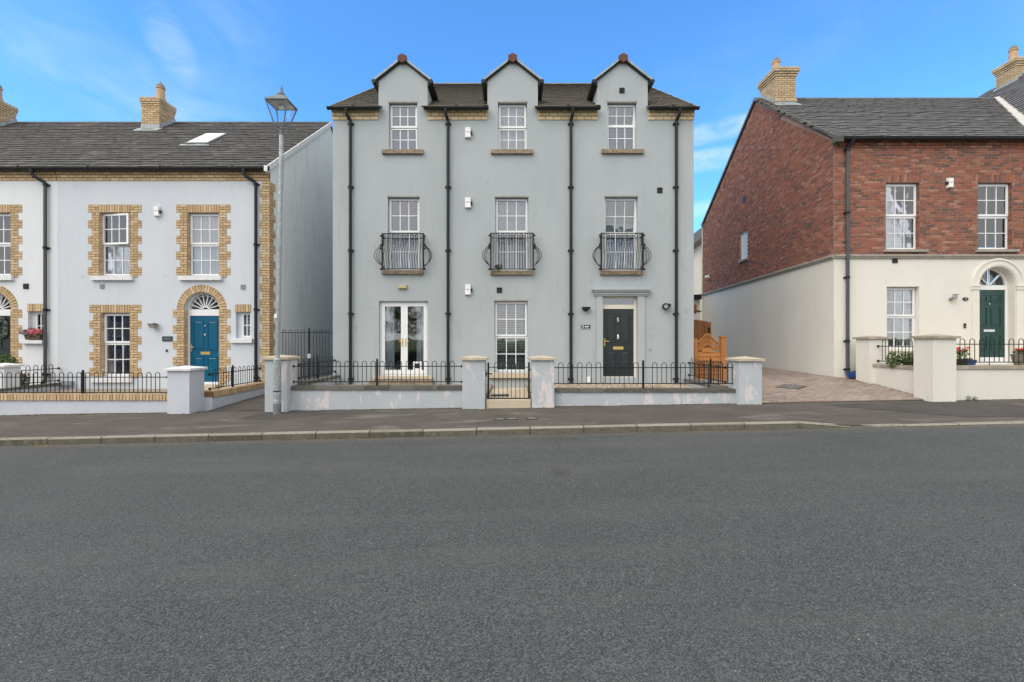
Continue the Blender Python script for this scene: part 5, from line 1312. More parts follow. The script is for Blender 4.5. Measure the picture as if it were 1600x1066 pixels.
# rear buildings seen in the gap
rb = thing('rear_garage', (10, 26.5, .7), 'cream rendered low rear building with a dark gutter behind the wooden gate', 'garage')
MB().box(7.0, 10.83, 26.2, 32, .3, Z(468, 26.2)).build('wall', 'cream', rb)
MB().prism([(6.9, 26.05, Z(467, 26.05)), (10.84, 26.05, Z(460, 26.05)), (10.84, 26.05, Z(468, 26.05)), (6.9, 26.05, Z(475, 26.05))], (0, -.1, 0), (0, .1, 0)).build('gutter', 'pipe', rb)
fh = thing('distant_gabled_house', (14, 34, .7), 'distant cream house with a dark roof seen in the gap beside the brick house', 'house')
Y = 33; mb = MB()
mb.prism([(8, Y, .3), (24, Y, .3), (24, Y, 8.3), (18, Y, 12.0), (10, Y, 5.9)], (0, 0, 0), (0, 9, 0)); mb.build('wall', 'cream', fh)
mb = MB(); x0, x1 = U(1076, Y - .4), U(1200, Y - .4); mb.prism([(9.5, Y - .4, 5.60), (18.05, Y - .4, 12.12), (18.05, Y - .4, 12.5), (9.5, Y - .4, 5.98)], (0, 0, 0), (0, 10, 0)).prism([(18.05, Y - .4, 12.12), (24.4, Y - .4, 8.15), (24.4, Y - .4, 8.5), (18.05, Y - .4, 12.5)], (0, 0, 0), (0, 10, 0)); mb.build('roof', 'tile_l', fh)

# ================================================================== garden walls, pillars, railings
def pillar(x0, y0, w, zb, zt, m, capm, label, group='garden wall pillars', cap=.055, ch=.11):
    o = thing('gate_pillar', (x0 + w / 2, y0 + w / 2, zb), label, 'pillar', group)
    box_part('shaft', m, o, x0, x0 + w, y0, y0 + w, zb - .1, zt, bevel=.008)
    e = cap; c = (x0 + w / 2, y0 + w / 2); mb = MB()
    a0, a1, b0, b1 = x0 - e, x0 + w + e, y0 - e, y0 + w + e
    vs = [(a0, b0, zt), (a1, b0, zt), (a1, b1, zt), (a0, b1, zt), (a0, b0, zt + .055), (a1, b0, zt + .055), (a1, b1, zt + .055), (a0, b1, zt + .055), (c[0], c[1], zt + ch)]
    mb.add(vs, [(3, 2, 1, 0), (0, 1, 5, 4), (1, 2, 6, 5), (2, 3, 7, 6), (3, 0, 4, 7), (4, 5, 8), (5, 6, 8), (6, 7, 8), (7, 4, 8)]).build('cap', capm, o)
    return o
YPp = 10.9
pillar(U(413.5, YPp), YPp, .54, zp(-5.7), Z(562, YPp), 'garden', 'cap', 'grey pillar with sandstone cap right behind the lamp post')
pillar(U(722.3, YPp), YPp, .545, zp(-1), Z(563, YPp), 'garden', 'cap', 'grey pillar with sandstone cap on the left of the small black gate')
pillar(U(831, YPp), YPp, .54, zp(.7), Z(563, YPp), 'garden', 'cap', 'grey pillar with pale scrapes on the right of the small black gate')
pillar(U(1155.2, YPp), YPp, .545, zp(5.7), Z(564.5, YPp), 'garden', 'cap', 'grey pillar with a pink bare patch at the driveway entrance')
pillar(U(261, YPp), YPp, .535, zp(-8), Z(579.5, YPp), 'garden_b', 'sill_w', 'pale blue pillar with white cap at the alley corner')
pillar(U(1458.8, YPp), YPp, .55, zp(10.4), Z(529, YPp), 'cream', 'cap_g', 'cream pillar nearest the road on the right of the driveway')
pillar(U(1359, 13.0), 13.0, .53, .45, Z(530, 13.0), 'cream', 'cap_g', 'cream pillar beside the drive close to the brick house')
pillar(-14.15, 12.3, .42, .2, Z(574, 12.3), 'white', 'sill_w', 'white garden pillar at the left edge behind the railing')
def garden_wall(name, label, m, x0, x1, y0, y1, zb0, zb1, zt, cth, capm, axis='x', stone=.6, ov=.035, brick=False):
    o = thing(name, ((x0 + x1) / 2, (y0 + y1) / 2, min(zb0, zb1)), label, 'garden wall', 'low walls round the front gardens')
    mb = MB(); z0 = min(zb0, zb1) - .15; mb.box(x0, x1, y0, y1, z0, zt - cth).build('wall_body', m, o)
    L_ = (x1 - x0) if axis == 'x' else (y1 - y0)
    if brick:
        n = int(L_ / .08); P = Pieces('coping_brick', 'buff')
        for i in range(n):
            t = (i + .5) * L_ / n
            if axis == 'x': P.add((x0 + t, (y0 + y1) / 2, zt - cth / 2), (L_ / n - J, y1 - y0 + 2 * ov, cth - .004))
            else: P.add(((x0 + x1) / 2, y0 + t, zt - cth / 2), (x1 - x0 + 2 * ov, L_ / n - J, cth - .004))
        box_part('coping_mortar', 'buff_mortar', o, x0 - (0 if axis == 'x' else ov - .008), x1 + (0 if axis == 'x' else ov - .008), y0 - (ov - .008 if axis == 'x' else 0), y1 + (ov - .008 if axis == 'x' else 0), zt - cth + .003, zt - .01)
        P.build(o, 300, 'coping_bricks', jit=.003)
    else:
        n = max(1, int(round(L_ / stone)))
        for i in range(n):
            a, b = L_ * i / n + .004, L_ * (i + 1) / n - .004; e = random.uniform(-.003, .003)
            if axis == 'x': box_part('coping_stone', capm, o, x0 + a, x0 + b, y0 - ov, y1 + ov, zt - cth, zt + e)
            else: box_part('coping_stone', capm, o, x0 - ov, x1 + ov, y0 + a, y0 + b, zt - cth, zt + e)
    return o
YW = 11.1; YR_ = 11.2
pe = lambda px: U(px, YPp) + .545
garden_wall('garden_wall', 'grey low wall with flaking pink patches between lamp post and gate', 'garden', pe(413.5) - .01, U(722.3, YPp) + .002, YW, YW + .22, -.05, 0, Z(603.5, 11.07), .095, 'coping')
garden_wall('garden_wall', 'grey low wall in front of the black front door, right of the gate', 'garden', pe(831) - .003, U(1155.2, YPp) + .002, YW, YW + .22, -.05, 0, Z(608, 11.07), .08, 'coping')
garden_wall('garden_wall', 'grey side wall running back to the house beside the alley railing', 'garden', -5.5, -5.28, 11.44, FY, 0, .2, .72, .07, 'coping', axis='y')
garden_wall('garden_wall', 'grey side wall between the gravel garden and the orange gate', 'garden', 5.28, 5.5, 11.45, FY, .2, .2, .61, .07, 'coping', axis='y')
garden_wall('garden_wall', 'pale blue front wall with buff brick coping at the far left', 'garden_b', -18, U(261, YPp) + .002, YW, YW + .22, -.3, 0, Z(616, 11.07), .155, 'coping', brick=True)
garden_wall('garden_wall', 'pale blue side wall with buff brick coping along the alley', 'garden_b', -7.75, -7.53, 11.435, FY - .01, 0, .1, .51, .155, 'coping', axis='y', brick=True)
garden_wall('garden_wall', 'low dividing wall between the white and the pale blue house gardens', 'garden_b', -13.9, -13.72, 11.33, FY, .1, .2, .49, .07, 'coping', axis='y')
garden_wall('garden_wall', 'cream front wall before the green door, right of the tall pillar', 'cream', U(1458.8, YPp) + .548, 19, YW, YW + .22, .3, .3, 1.17, .08, 'cap_g', stone=.9)
garden_wall('garden_wall', 'cream side wall between the two pillars at the drive', 'cream', 10.33, 10.55, 11.45, 13.0, .3, .5, 1.12, .08, 'cap_g', axis='y')
HOOP = {}
def hoop_mesh(h, w, r=.0085, m='black'):
    k = (round(h, 3), round(w, 3))
    if k not in HOOP:
        pts = [(-w / 2, 0, 0), (-w / 2, 0, h - w / 2)] + [(-w / 2 * math.cos(q), 0, h - w / 2 + w / 2 * math.sin(q)) for q in [math.pi * i / 8 for i in range(1, 8)]] + [(w / 2, 0, h - w / 2), (w / 2, 0, 0)]
        mb = MB().tube(pts, r, 6); me = bpy.data.meshes.new('hoop'); me.from_pydata(mb.v, [], mb.f); me.materials.append(M[m]); HOOP[k] = me
    return HOOP[k]
def railing(label, fr, u0, u1, zc, zb, zr_, zt, pitch=.213, posts=(), start=None, group='hooped black railings on the garden walls', tail=True, bracket=True, name='railing', cat='railing'):
    o = thing(name, fr.p((u0 + u1) / 2, 0, zc), label, cat, group)
    for z, nm in ((zb, 'bottom_rail'), (zr_, 'top_rail')):
        MB().box(u0, u1, -.006, .006, z - .011, z + .011).build(nm, 'black', o, fr)
    h = zt - zb; w_ = pitch * .5; n = int((u1 - u0 - w_) / pitch); off = (u1 - u0 - n * pitch) / 2 if start is None else start
    me = hoop_mesh(h, w_)
    for i in range(n):
        u = u0 + off + pitch * (i + .5)
        if any(abs(u - p) < .09 for p in posts): continue
        if u + w_ / 2 > u1: continue
        inst('hoop', me, o, fr.p(u, 0, zb), (0, 0, fr.ang))
        if tail and i % 3 == 1: MB().box(u - w_ / 2 - .006, u - w_ / 2 + .006, -.006, .006, zc - .01, zb - .011).build('foot', 'black', o, fr)
    for p in posts:
        MB().box(p - .022, p + .022, -.022, .022, zc - .02, zt + .01).lathe((p, 0, zt + .01), [(.02, 0), (.028, .02), (.02, .045), (.005, .055)], 8).build('post', 'black', o, fr)
    if bracket:
        mb = MB()
        for z in (zb, zr_):
            for u in (u0, u1): mb.box(u - .02, u + .02, -.02, .02, z - .03, z + .03)
        mb.build('bracket', 'black', o, fr)
    return o
WR = Frame(0, YR_)
u = lambda px: U(px, YR_)
railing('hooped railing on the grey wall below the white french doors', WR, pe(413.5) - .0, u(721.5), Z(604, YR_), Z(596.7, YR_), Z(572.5, YR_), Z(564.4, YR_), .2155, posts=(u(589.3),))
railing('hooped railing on the grey wall in front of the black front door', WR, pe(831), u(1152), Z(608, YR_), Z(599.4, YR_), Z(574.6, YR_), Z(566.8, YR_), .231, posts=(u(1005),))
railing('hooped railing on the pale blue front wall at the far left', WR, -18, u(262), Z(616.5, YR_), Z(613.5, YR_), Z(589.5, YR_), Z(582, YR_), .215, posts=(u(129.5), u(-180)))
railing('hooped railing on the cream front wall before the green door', WR, pe(1458.8), 19, Z(571.5, YR_), Z(566, YR_), Z(538, YR_), Z(529.5, YR_), .241)
RS = lambda x: Frame(x, 0, R(90))
railing('hooped side railing beside the alley left of the grey house', RS(-5.39), 11.5, 13.86, .72, .83, 1.17, 1.31, .2155, posts=(12.6,))
railing('hooped side railing in front of the orange timber gate', RS(5.39), 11.5, 13.86, .61, .73, 1.10, 1.24, .2155, posts=(12.35,))
railing('hooped side railing beside the alley in front of the blue door', RS(-7.64), 11.5, 13.8, .51, .56, .93, 1.05, .2155, posts=(12.45,))
railing('hooped railing dividing the white and pale blue house gardens', RS(-13.81), 12.75, 13.86, .49, .56, .93, 1.06, .2155)
railing('hooped side railing between the cream pillars by the drive', RS(10.44), 11.5, 12.97, 1.12, 1.2, 1.62, 1.80, .2155)
railing('tall hooped railing and gate closing the alley beside the grey house', Frame(0, 14.3), -7.36, -5.6, .25, .45, Z(520, 14.3), Z(515.5, 14.3), .193, posts=(U(483, 14.3),), group=None, tail=False)
o = thing('padlock', (U(484, 14.25), 14.25, Z(556, 14.25)), 'small lock hanging on the post of the tall alley gate', 'lock')
MB().box(U(484, 14.25) - .05, U(484, 14.25) + .04, 14.2, 14.26, Z(560, 14.25), Z(553, 14.25)).build('body', 'chrome', o)
MB().tube([(U(484, 14.25) - .03, 14.23, Z(553, 14.25)), (U(484, 14.25) - .03, 14.23, Z(550, 14.25)), (U(484, 14.25) + .02, 14.23, Z(550, 14.25)), (U(484, 14.25) + .02, 14.23, Z(553, 14.25))], .01, 6).build('shackle', 'black', o)
# garden gate
yg = 11.12; GF = Frame(0, yg); gt = thing('garden_gate', (U(795, yg), yg, GP), 'small black hooped iron gate between two grey pillars', 'gate')
x0, x1 = U(763, yg), U(826.5, yg); zb, zm, ztp, zh = Z(623, yg), Z(591.5, yg), Z(574, yg), Z(566.4, yg)
for x in (x0, x1): box_part('stile', 'black', gt, x - .022, x + .022, yg - .02, yg + .02, zb - .02, zh + .0)
for z, nm, h in ((zb, 'bottom_rail', .018), (zm, 'middle_rail', .009), (ztp, 'top_rail', .009)): box_part(nm, 'black', gt, x0 + .022, x1 - .022, yg - .008, yg + .008, z - h, z + h)
me = hoop_mesh(zh - zb - .018, .104)
for i in range(4): inst('hoop', me, gt, Vector((x0 + .105 + .207 * (i + .28) + .04, yg, zb + .018)))
mb = MB(); mb.box(U(758.5, 10.95), x0 - .022, yg - .012, yg + .012, Z(584, yg) - .01, Z(584, yg) + .012).box(x0, x0 + .1, yg - .035, yg - .02, Z(584, yg) - .015, Z(584, yg) + .012).box(U(758.5, 10.95), U(759.8, 10.95), yg - .04, yg + .04, Z(584, yg) - .07, Z(584, yg) + .07).build('latch', 'black', gt)
for py in (578, 613): MB().box(x1 + .022, U(831, YPp) + .003, yg - .01, yg + .01, Z(py, yg) - .01, Z(py, yg) + .012).build('hinge', 'black', gt)

# ================================================================== lamp post
lp = thing('street_lamp', (-5.50, 10.66, zp(-5.5)), 'grey galvanised street lamp with four sided glass lantern beside the garden pillar', 'street lamp')
xb, yb_, zb = -5.50, 10.66, zp(-5.5) - .03
def lx(z): return xb + .10 * max(0, min(1, (z - 1.2) / 5.0))
zs0 = Z(561, yb_); ztop = Z(212, yb_)
MB().tube([(xb, yb_, zb - .05), (xb, yb_, zb + .27)], .088, 16).build('foot_band', 'galv_d', lp, smooth=False)
MB().tube([(xb, yb_, zb + .27), (xb, yb_, zs0 - .02)], .085, 16).lathe((xb, yb_, zs0 - .03), [(.088, 0), (.088, .02), (.055, .05)], 16).build('base_section', 'galv', lp)
MB().tube([(lx(z), yb_, z) for z in [zs0 + (ztop - zs0) * i / 8 for i in range(9)]], .052, 14, r2=.050).build('pole', 'galv', lp)
MB().box(xb - .04, xb + .02, yb_ - .062, yb_ - .05, Z(497, yb_), Z(490.5, yb_)).build('number_tag', 'sign_w', lp)
mb = MB(); mb.tube([(xb, yb_, Z(612, yb_)), (xb, yb_, Z(610.5, yb_))], .089, 16).build('joint', 'black', lp)
lt = MB(); cx = lx(9); wt_, wb_ = .245, .115; zt_, zb_ = Z(156, 10.45), Z(191.5, 10.5)
cs = ((-1, -1), (1, -1), (1, 1), (-1, 1))
for i in range(4):
    a, b = cs[i], cs[(i + 1) % 4]
    lt.tube([(cx + a[0] * wt_, yb_ + a[1] * wt_, zt_), (cx + a[0] * wb_, yb_ + a[1] * wb_, zb_)], .016, 5)
    lt.tube([(cx + a[0] * wb_, yb_ + a[1] * wb_, zb_), (cx + b[0] * wb_, yb_ + b[1] * wb_, zb_)], .012, 5)
    lt.tube([(cx + a[0] * wt_, yb_ + a[1] * wt_, zt_), (cx + b[0] * wt_, yb_ + b[1] * wt_, zt_)], .020, 5)
    lt.tube([(cx + a[0] * wb_, yb_ + a[1] * wb_, zb_), (cx + a[0] * wb_ * .5, yb_ + a[1] * wb_ * .5, zb_ - .13), (cx, yb_, ztop + .05)], .014, 5)
    lt.lathe((cx + a[0] * wt_, yb_ + a[1] * wt_, zt_), [(.022, 0), (.012, .03), (.004, .055)], 6)
lt.tube([(cx, yb_, ztop - .02), (cx, yb_, ztop + .1)], .045, 10)
lan = lt.build('lantern_frame', 'galv_d', lp)
for i in range(4):
    a, b = cs[i], cs[(i + 1) % 4]
    MB().quad(*[(cx + p[0] * w_, yb_ + p[1] * w_, z) for p, w_, z in ((a, wt_ - .008, zt_), (b, wt_ - .008, zt_), (b, wb_ - .008, zb_), (a, wb_ - .008, zb_))]).build('pane', 'lantern_glass', lan)
mb = MB(); mb.lathe((cx, yb_, zt_), [(wt_ * 1.47, 0), (wt_ * 1.45, .03), (.17, .16), (.12, .18)], 4, rot=R(45)); mb.build('lantern_roof', 'galv_d', lan)
mb = MB(); mb.lathe((cx, yb_, zt_ - .001), [(wt_ * 1.3, -.02), (wt_ * 1.3, -.004)], 4, rot=R(45)); mb.build('reflector', 'sill_w', lan)
mb = MB(); mb.lathe((cx, yb_, zt_ + .16), [(.115, 0), (.12, .03), (.08, .05), (.085, .075), (.05, .10), (.045, .14), (.022, .18), (.026, .21), (.004, .30)], 12); mb.build('finial', 'galv_d', lan)
mb = MB(); mb.lathe((cx, yb_, zt_ - .13), [(.03, 0), (.05, .03), (.05, .08), (.035, .11)], 10); mb.build('lamp', 'sign_w', lan)

# ================================================================== timber gates
og = thing('timber_gate', (6.05, 14.0, .45), 'orange stained timber gate with arched trellis top beside the grey house', 'gate')
Y = 14.05; x0, x1 = U(1084.5, Y), U(1126, Y)
box_part('post', 'wood_o', og, U(1125.7, Y), U(1133.3, Y), Y - .06, Y + .09, .30, Z(527, Y)); box_part('post_cap', 'wood_o', og, U(1124.6, Y), U(1134.3, Y), Y - .08, Y + .11, Z(527, Y), Z(525.2, Y))
box_part('post', 'wood_o', og, x0 - .02, U(1088.5, Y), Y - .06, Y + .09, .35, Z(529, Y))
def arcz(t, base, amp): return base + amp * (math.exp(-((t - .45) / .27) ** 2))
zl = lambda t: arcz(t, Z(534.5, Y), .26); zi = lambda t: arcz(t, Z(547.5, Y), .20)
n = 20
for nm, f_, h in (('arched_top_rail', zl, .05), ('arched_lower_rail', zi, .035)):
    mb = MB(); xs = [x0 + .08 + (x1 - x0 - .09) * i / n for i in range(n + 1)]
    for i in range(n):
        t0, t1 = i / n, (i + 1) / n
        mb.prism([(xs[i], 0, f_(t0) - h), (xs[i + 1], 0, f_(t1) - h), (xs[i + 1], 0, f_(t1)), (xs[i], 0, f_(t0))], (0, Y - .03, 0), (0, Y + .03, 0))
    mb.build(nm, 'wood_o', og)
mb = MB(); m_ = 11
for i in range(m_):
    for s in (-1, 1):
        t = (i + .5) / m_; xx = x0 + .08 + (x1 - x0 - .09) * t; t2 = cl(t + s * .12, 0, 1); x2 = x0 + .08 + (x1 - x0 - .09) * t2
        mb.prism([(xx - .014, 0, zi(t) - .01), (xx + .014, 0, zi(t) - .01), (x2 + .014, 0, zl(t2) - .04), (x2 - .014, 0, zl(t2) - .04)], (0, Y - .012 * (s > 0), 0), (0, Y + .012 * (s < 0) + .001, 0))
mb.build('trellis', 'wood_o', og)
zz = .60; k_ = 0
zbase = .60
while zz < Z(552, Y) + .12:
    h = .14; u0, u1 = x0 + .09, x1 - .01; zt_ = zz + h
    if zz + h > Z(549, Y):   # boards under the arch are shortened
        ts = [t / 20 for t in range(21) if zi(t / 20) - .035 > zz + h * .6]
        if not ts: break
        u0, u1 = x0 + .08 + (x1 - x0 - .09) * min(ts), x0 + .08 + (x1 - x0 - .09) * max(ts)
    mb = MB(); mb.prism([(0, Y + .0, zz), (0, Y - .03, zz), (0, Y - .008, zt_), (0, Y + .0, zt_)], (u0, 0, 0), (u1, 0, 0)); mb.build('board', 'wood_o', og); zz += h - .004
box_part('gravel_board', 'stone', og, x0 + .06, x1, Y - .02, Y + .03, .42, .59)
bg_ = thing('timber_door', (7, 18, .6), 'taller dark brown arched timber gate standing behind the orange one', 'gate')
Y = 18.0; xa, xb_ = 5.65, U(1111, Y); n = 17
for i in range(n):
    a, b = xa + (xb_ - xa) * i / n + .004, xa + (xb_ - xa) * (i + 1) / n - .004; t = ((a + b) / 2 - xa) / (xb_ - xa)
    zt_ = Z(499.5, Y) - .12 * max(0, (t - .62) / .38) ** 2; box_part('board', 'wood_b', bg_, a, b, Y - .02 - .004 * (i % 2), Y + .01, .5, zt_)
box_part('rail', 'wood_b', bg_, xa, xb_, Y + .012, Y + .06, 1.9, 2.0)
box_part('handle', 'black', bg_, U(1107.2, Y) - .03, U(1107.2, Y) + .03, Y - .06, Y - .025, Z(520, Y), Z(512, Y))
br = thing('bird_table', (8.7, 22, 1.5), 'small orange wooden bracket or bird table peeping out above the brown gate', 'bird table')
Y = 22.0; x0 = U(1080, Y); MB().box(x0 - .1, U(1090.5, Y), Y - .1, Y + .1, Z(488, Y), Z(484.5, Y)).build('shelf', 'wood_b', br)
MB().box(x0 - .05, U(1087, Y), Y - .08, Y + .08, Z(490.5, Y), Z(488, Y) - .002).box(U(1091, Y), U(1094, Y), Y - .15, Y + .15, Z(488, Y), Z(485.8, Y)).build('bracket', 'wood_b', br); MB().box(U(1083, Y), U(1088, Y), Y - .05, Y + .05, Z(484.4, Y), Z(476, Y)).build('house_box', 'wood_o', br)
MB().box(x0 - .35, x0 - .2, Y - .06, Y + .06, .5, Z(478, Y)).box(x0 - .3, x0 - .1, Y - .05, Y + .05, Z(488, Y), Z(486, Y)).build('post', 'wood_b', br)

# ================================================================== pots and plants
def pot_plant(name, label, x, y, z, r, h, potm, leafm, flm, fh=.22, fr=.2, nl=220, nf=90, seed=1, group='potted plants'):
    random.seed(seed); o = thing(name, (x, y, z), label, 'plant pot', group)
    MB().lathe((x, y, z), [(r * .68, 0), (r * .9, h * .5), (r, h * .88), (r * 1.06, h * .9), (r * 1.06, h), (r * .9, h)], 16).build('pot', potm, o, smooth=False)
    mb = MB(); foliage(mb, (x, y, z + h + fh * .35), (fr, fr, fh * .6), nl, .035)
    for i in range(8):
        q = random.uniform(0, 6.3); mb.tube([(x, y, z + h - .02), (x + fr * .6 * math.cos(q), y + fr * .6 * math.sin(q), z + h + fh * .7)], .005, 4)
    mb.build('foliage', leafm, o)
    if flm:
        mb = MB()
        for i in range(7): q = random.uniform(0, 6.3); k = random.uniform(.1, .9) * fr; foliage(mb, (x + k * math.cos(q), y + k * math.sin(q), z + h + fh * random.uniform(.65, 1.05)), (.05, .05, .035), nf // 7, .022)
        mb.build('flowers', flm, o)
    return o
Y = 12.6
pot_plant('flower_pot', 'bright blue glazed pot beside the red geraniums, left of the green door', U(1513, Y), Y, GR, .17, .2, 'glaze', 'leaf', None, fh=.05, fr=.1, nl=30, seed=2)
pot_plant('flower_pot', 'dark pot of red geraniums just right of the tall cream pillar', U(1500.5, 12.3), 12.3, GR, .17, .24, 'plastic_b', 'leaf', 'petal_r', fh=.30, fr=.17, nf=220, seed=3)
pot_plant('flower_pot', 'tapered stone pot with red flowers at the right edge', U(1600, 12.2), 12.2, GR, .24, .36, 'stonepot', 'leaf', 'petal_r', fh=.16, fr=.2, nf=150, seed=4)
pot_plant('flower_pot', 'low blue pot standing by the grey downpipe at the end of the drive', U(1333, 13.7), 13.7, .66, .18, .18, 'glaze', 'leaf', None, fh=.02, fr=.08, nl=14, seed=5)
Y = 12.3
for px, s, lb in ((1396, 6, 'leafy green plant behind the side railing, beside the cream ground floor window'), (1412, 7, 'brown and green shrub behind the side railing between the cream pillars'), (1424, 8, 'small low shrub against the tall cream pillar')):
    random.seed(s); o = thing('shrub', (U(px, Y), Y, GR), lb, 'shrub', 'shrubs behind the cream side wall')
    mb = MB(); foliage(mb, (U(px, Y), Y, GR + .20), (.16, .2, .22), 260, .04); mb.build('foliage', 'leaf' if s != 7 else 'leaf', o)
    MB().tube([(U(px, Y), Y, GR - .02), (U(px, Y) + .02, Y, GR + .25)], .012, 5).build('stem', 'bark', o)
Y = 12.9
random.seed(9); o = thing('shrub', (U(10, Y), Y, GL), 'bushy green shrub at the left edge before the dark door', 'shrub', 'shrubs in the left garden')
mb = MB(); foliage(mb, (U(10, Y), Y, GL + .75), (.25, .25, .34), 800, .04); foliage(mb, (U(22, Y), Y, GL + .45), (.2, .2, .25), 300, .04); mb.build('foliage', 'leaf', o); MB().tube([(U(10, Y), Y, GL), (U(10, Y), Y, GL + .7)], .025, 6).build('stem', 'bark', o)
Y = 12.9
pot_plant('flower_pot', 'slate blue pot with green leaves behind the railing at far left', U(18, Y), Y - .3, GL + .02, .20, .26, 'glaze2', 'leaf', None, fh=.22, fr=.2, nl=260, seed=12)
pot_plant('flower_pot', 'small plant with red flowers below the window box', U(36, Y), Y, GL + .04, .12, .2, 'stonepot', 'leaf', 'petal_r', fh=.28, fr=.14, nf=110, seed=13)
random.seed(17)
for px, py, lb in ((1512, 623, 'small weed growing at the foot of the cream wall, left one'), (1521, 622.5, 'small weed growing at the foot of the cream wall, right one')):
    x = U(px, 11.08); o = thing('weed', (x, 11.05, zp(x)), lb, 'weed', 'weeds at the wall foot'); mb = MB(); foliage(mb, (x, 11.05, zp(x) + .05), (.05, .04, .06), 40, .02); mb.build('leaves', 'leaf', o)
# things across the street, seen only as reflections in the glass
random.seed(40)
tr = thing('street_tree', (-9, -9.5, 0), 'leafy green tree across the road, mirrored in the french doors', 'tree')
mb = MB(); mb.tube([(-9, -9.5, -.4), (-9.05, -9.5, 1.5), (-8.9, -9.4, 3.0), (-8.9, -9.5, 5)], .16, 8, r2=.07)
for q in range(7): a = q * .9; mb.tube([(-9, -9.5, 2 + q * .35), (-9 + 1.3 * math.cos(a), -9.5 + 1.3 * math.sin(a), 3.2 + q * .4)], .05, 5, r2=.015)
mb.build('trunk', 'bark', tr)
mb = MB()
for i in range(46):
    q = random.uniform(0, 6.3); rr = random.uniform(.2, 1.9); zz = random.uniform(2.2, 6.6); rr *= 1 - .10 * abs(zz - 4.2)
    foliage(mb, (-9 + rr * math.cos(q), -9.5 + rr * math.sin(q), zz), (.55, .55, .45), 110, .08)
mb.build('crown', 'leaf', tr)

def far_house(x0, x1, label, wallm, roofm):
    o = thing('facing_house', ((x0 + x1) / 2, -14, .2), label, 'house', 'houses across the road mirrored in the windows')
    y0, y1, ze, zr_ = -13, -21, 4.9, 7.8; ym = (y0 + y1) / 2
    mb = MB(); mb.quad((x0, y0, -1), (x1, y0, -1), (x1, y0, ze), (x0, y0, ze)).quad((x0, y1, -1), (x1, y1, -1), (x1, y1, ze), (x0, y1, ze))
    for x in (x0, x1): mb.quad((x, y0, -1), (x, y1, -1), (x, y1, ze), (x, ym, zr_), (x, y0, ze))
    mb.build('wall', wallm, o)
    MB().prism([(x0 - .2, y0 + .3, ze - .1), (x0 - .2, ym, zr_), (x0 - .2, y1 - .3, ze - .1), (x0 - .2, y1 - .3, ze + .05), (x0 - .2, ym, zr_ + .15), (x0 - .2, y0 + .3, ze + .05)], (0, 0, 0), (x1 - x0 + .4, 0, 0)).build('roof', roofm, o)
    n = int((x1 - x0) / 3)
    for i in range(n):
        for z in (.9, 3.3):
            x = x0 + (x1 - x0) * (i + .5) / n; w_ = MB().box(x - .5, x + .5, y0, y0 + .05, z, z + 1.2).build('window', 'upvc', o); MB().box(x - .43, x + .43, y0 + .05, y0 + .06, z + .07, z + 1.13).build('pane', 'slate', w_)
far_house(-46, -31, 'brick house across the road mirrored in the leftmost windows', 'red_mortar', 'tile_l')
far_house(-29, -14, 'pale house across the road mirrored in the blue house windows', 'cream', 'tile_l')
far_house(16, 33, 'cream house across the road mirrored in the right hand windows', 'cream', 'tile_m')
random.seed(41)
hd = thing('garden_hedge', (0, -6.3, 0), 'clipped green hedge across the road, mirrored in the low panes', 'hedge')
mb = MB(); mb.box(-13, 15, -6.5, -6.2, -.3, .9); mb.build('stems', 'bark', hd)
mb = MB(); foliage(mb, (1, -6.35, .6), (14.5, .5, .75), 9000, .09); mb.build('foliage', 'leaf', hd)

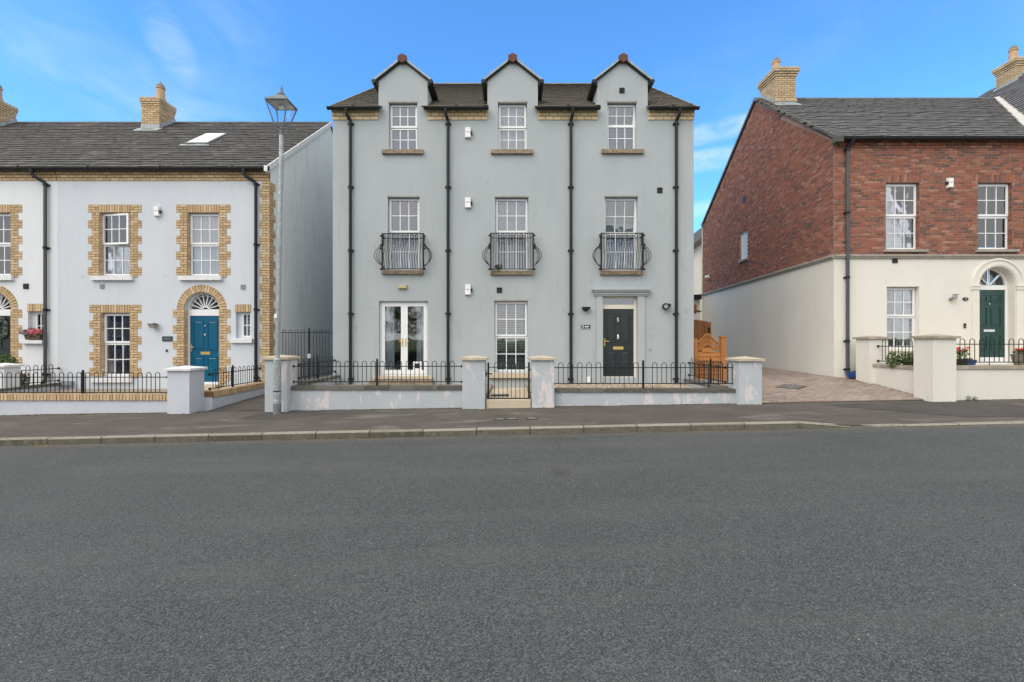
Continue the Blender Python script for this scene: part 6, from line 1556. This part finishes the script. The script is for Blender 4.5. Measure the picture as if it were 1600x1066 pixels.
# grit and moss gathered along the foot of the walls and the kerb
random.seed(77)
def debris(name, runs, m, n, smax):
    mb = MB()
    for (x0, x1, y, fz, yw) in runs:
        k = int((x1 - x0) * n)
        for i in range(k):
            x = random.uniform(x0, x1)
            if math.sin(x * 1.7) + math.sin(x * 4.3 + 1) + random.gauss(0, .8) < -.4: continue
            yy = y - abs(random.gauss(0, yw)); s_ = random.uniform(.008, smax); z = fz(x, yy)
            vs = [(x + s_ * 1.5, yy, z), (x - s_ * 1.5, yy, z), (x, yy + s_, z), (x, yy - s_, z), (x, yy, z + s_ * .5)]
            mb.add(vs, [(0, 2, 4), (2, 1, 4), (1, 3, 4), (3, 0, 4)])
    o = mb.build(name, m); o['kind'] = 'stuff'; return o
fp = lambda x, y: pz(x, (y - YK - .13) / 2.42)
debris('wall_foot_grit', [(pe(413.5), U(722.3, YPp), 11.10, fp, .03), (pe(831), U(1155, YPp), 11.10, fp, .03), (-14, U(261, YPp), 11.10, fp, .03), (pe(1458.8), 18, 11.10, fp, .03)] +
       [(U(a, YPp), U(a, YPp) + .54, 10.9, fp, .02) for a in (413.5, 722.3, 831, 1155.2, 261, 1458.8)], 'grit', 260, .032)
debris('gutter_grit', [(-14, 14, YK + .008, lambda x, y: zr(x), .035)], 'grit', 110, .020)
x0 = -5.5
def patch(name, pts, m, dz=.004):
    mb = MB(); c = sum((Vector((p[0], p[1], 0)) for p in pts), Vector()) / len(pts); f = lambda x, y: fp(x, y) + dz + .001
    for i in range(len(pts)):
        a, b = pts[i], pts[(i + 1) % len(pts)]; N_ = 4
        g = lambda u, v: ((c.x + (a[0] - c.x) * u + (b[0] - a[0]) * v * u), (c.y + (a[1] - c.y) * u + (b[1] - a[1]) * v * u))
        for j in range(N_):
            p = [g(j / N_, 0), g((j + 1) / N_, 0), g((j + 1) / N_, 1), g(j / N_, 1)]; mb.quad(*[(x, y, f(x, y)) for x, y in p])
    return struct(name, mb, m)
patch('pavement_patch', [(-6.1, 10.15), (-5.2, 10.05), (-3.7, 10.75), (-4.3, 11.0), (-5.3, 10.98), (-6.0, 10.9)], 'pave_d')
patch('pavement_patch', [(7.4, 10.75), (8.9, 10.95), (11.5, 10.95), (11.5, 9.1), (9.3, 9.2), (8.6, 9.75)], 'pave_d')
# fallen leaf litter at the left kerb
o = thing('leaf_litter', (U(68, 8.6), 8.6, zr(-8.8)), 'small scatter of orange leaves lying in the gutter at the left kerb', 'leaves')
mb = MB()
for i in range(26):
    x, y = U(68, 8.55) + random.gauss(0, .09), 8.58 - abs(random.gauss(0, .03)); a = random.uniform(0, 6.3); k = random.uniform(.012, .028); z = zr(x) + .006
    mb.add([(x + k * math.cos(a), y + k * math.sin(a), z + .006), (x - k * .5 * math.sin(a), y + k * .5 * math.cos(a), z), (x - k * math.cos(a), y - k * math.sin(a), z + .004), (x + k * .5 * math.sin(a), y - k * .5 * math.cos(a), z)], [(0, 1, 2, 3)])
mb.build('leaves', 'dry_leaf', o)
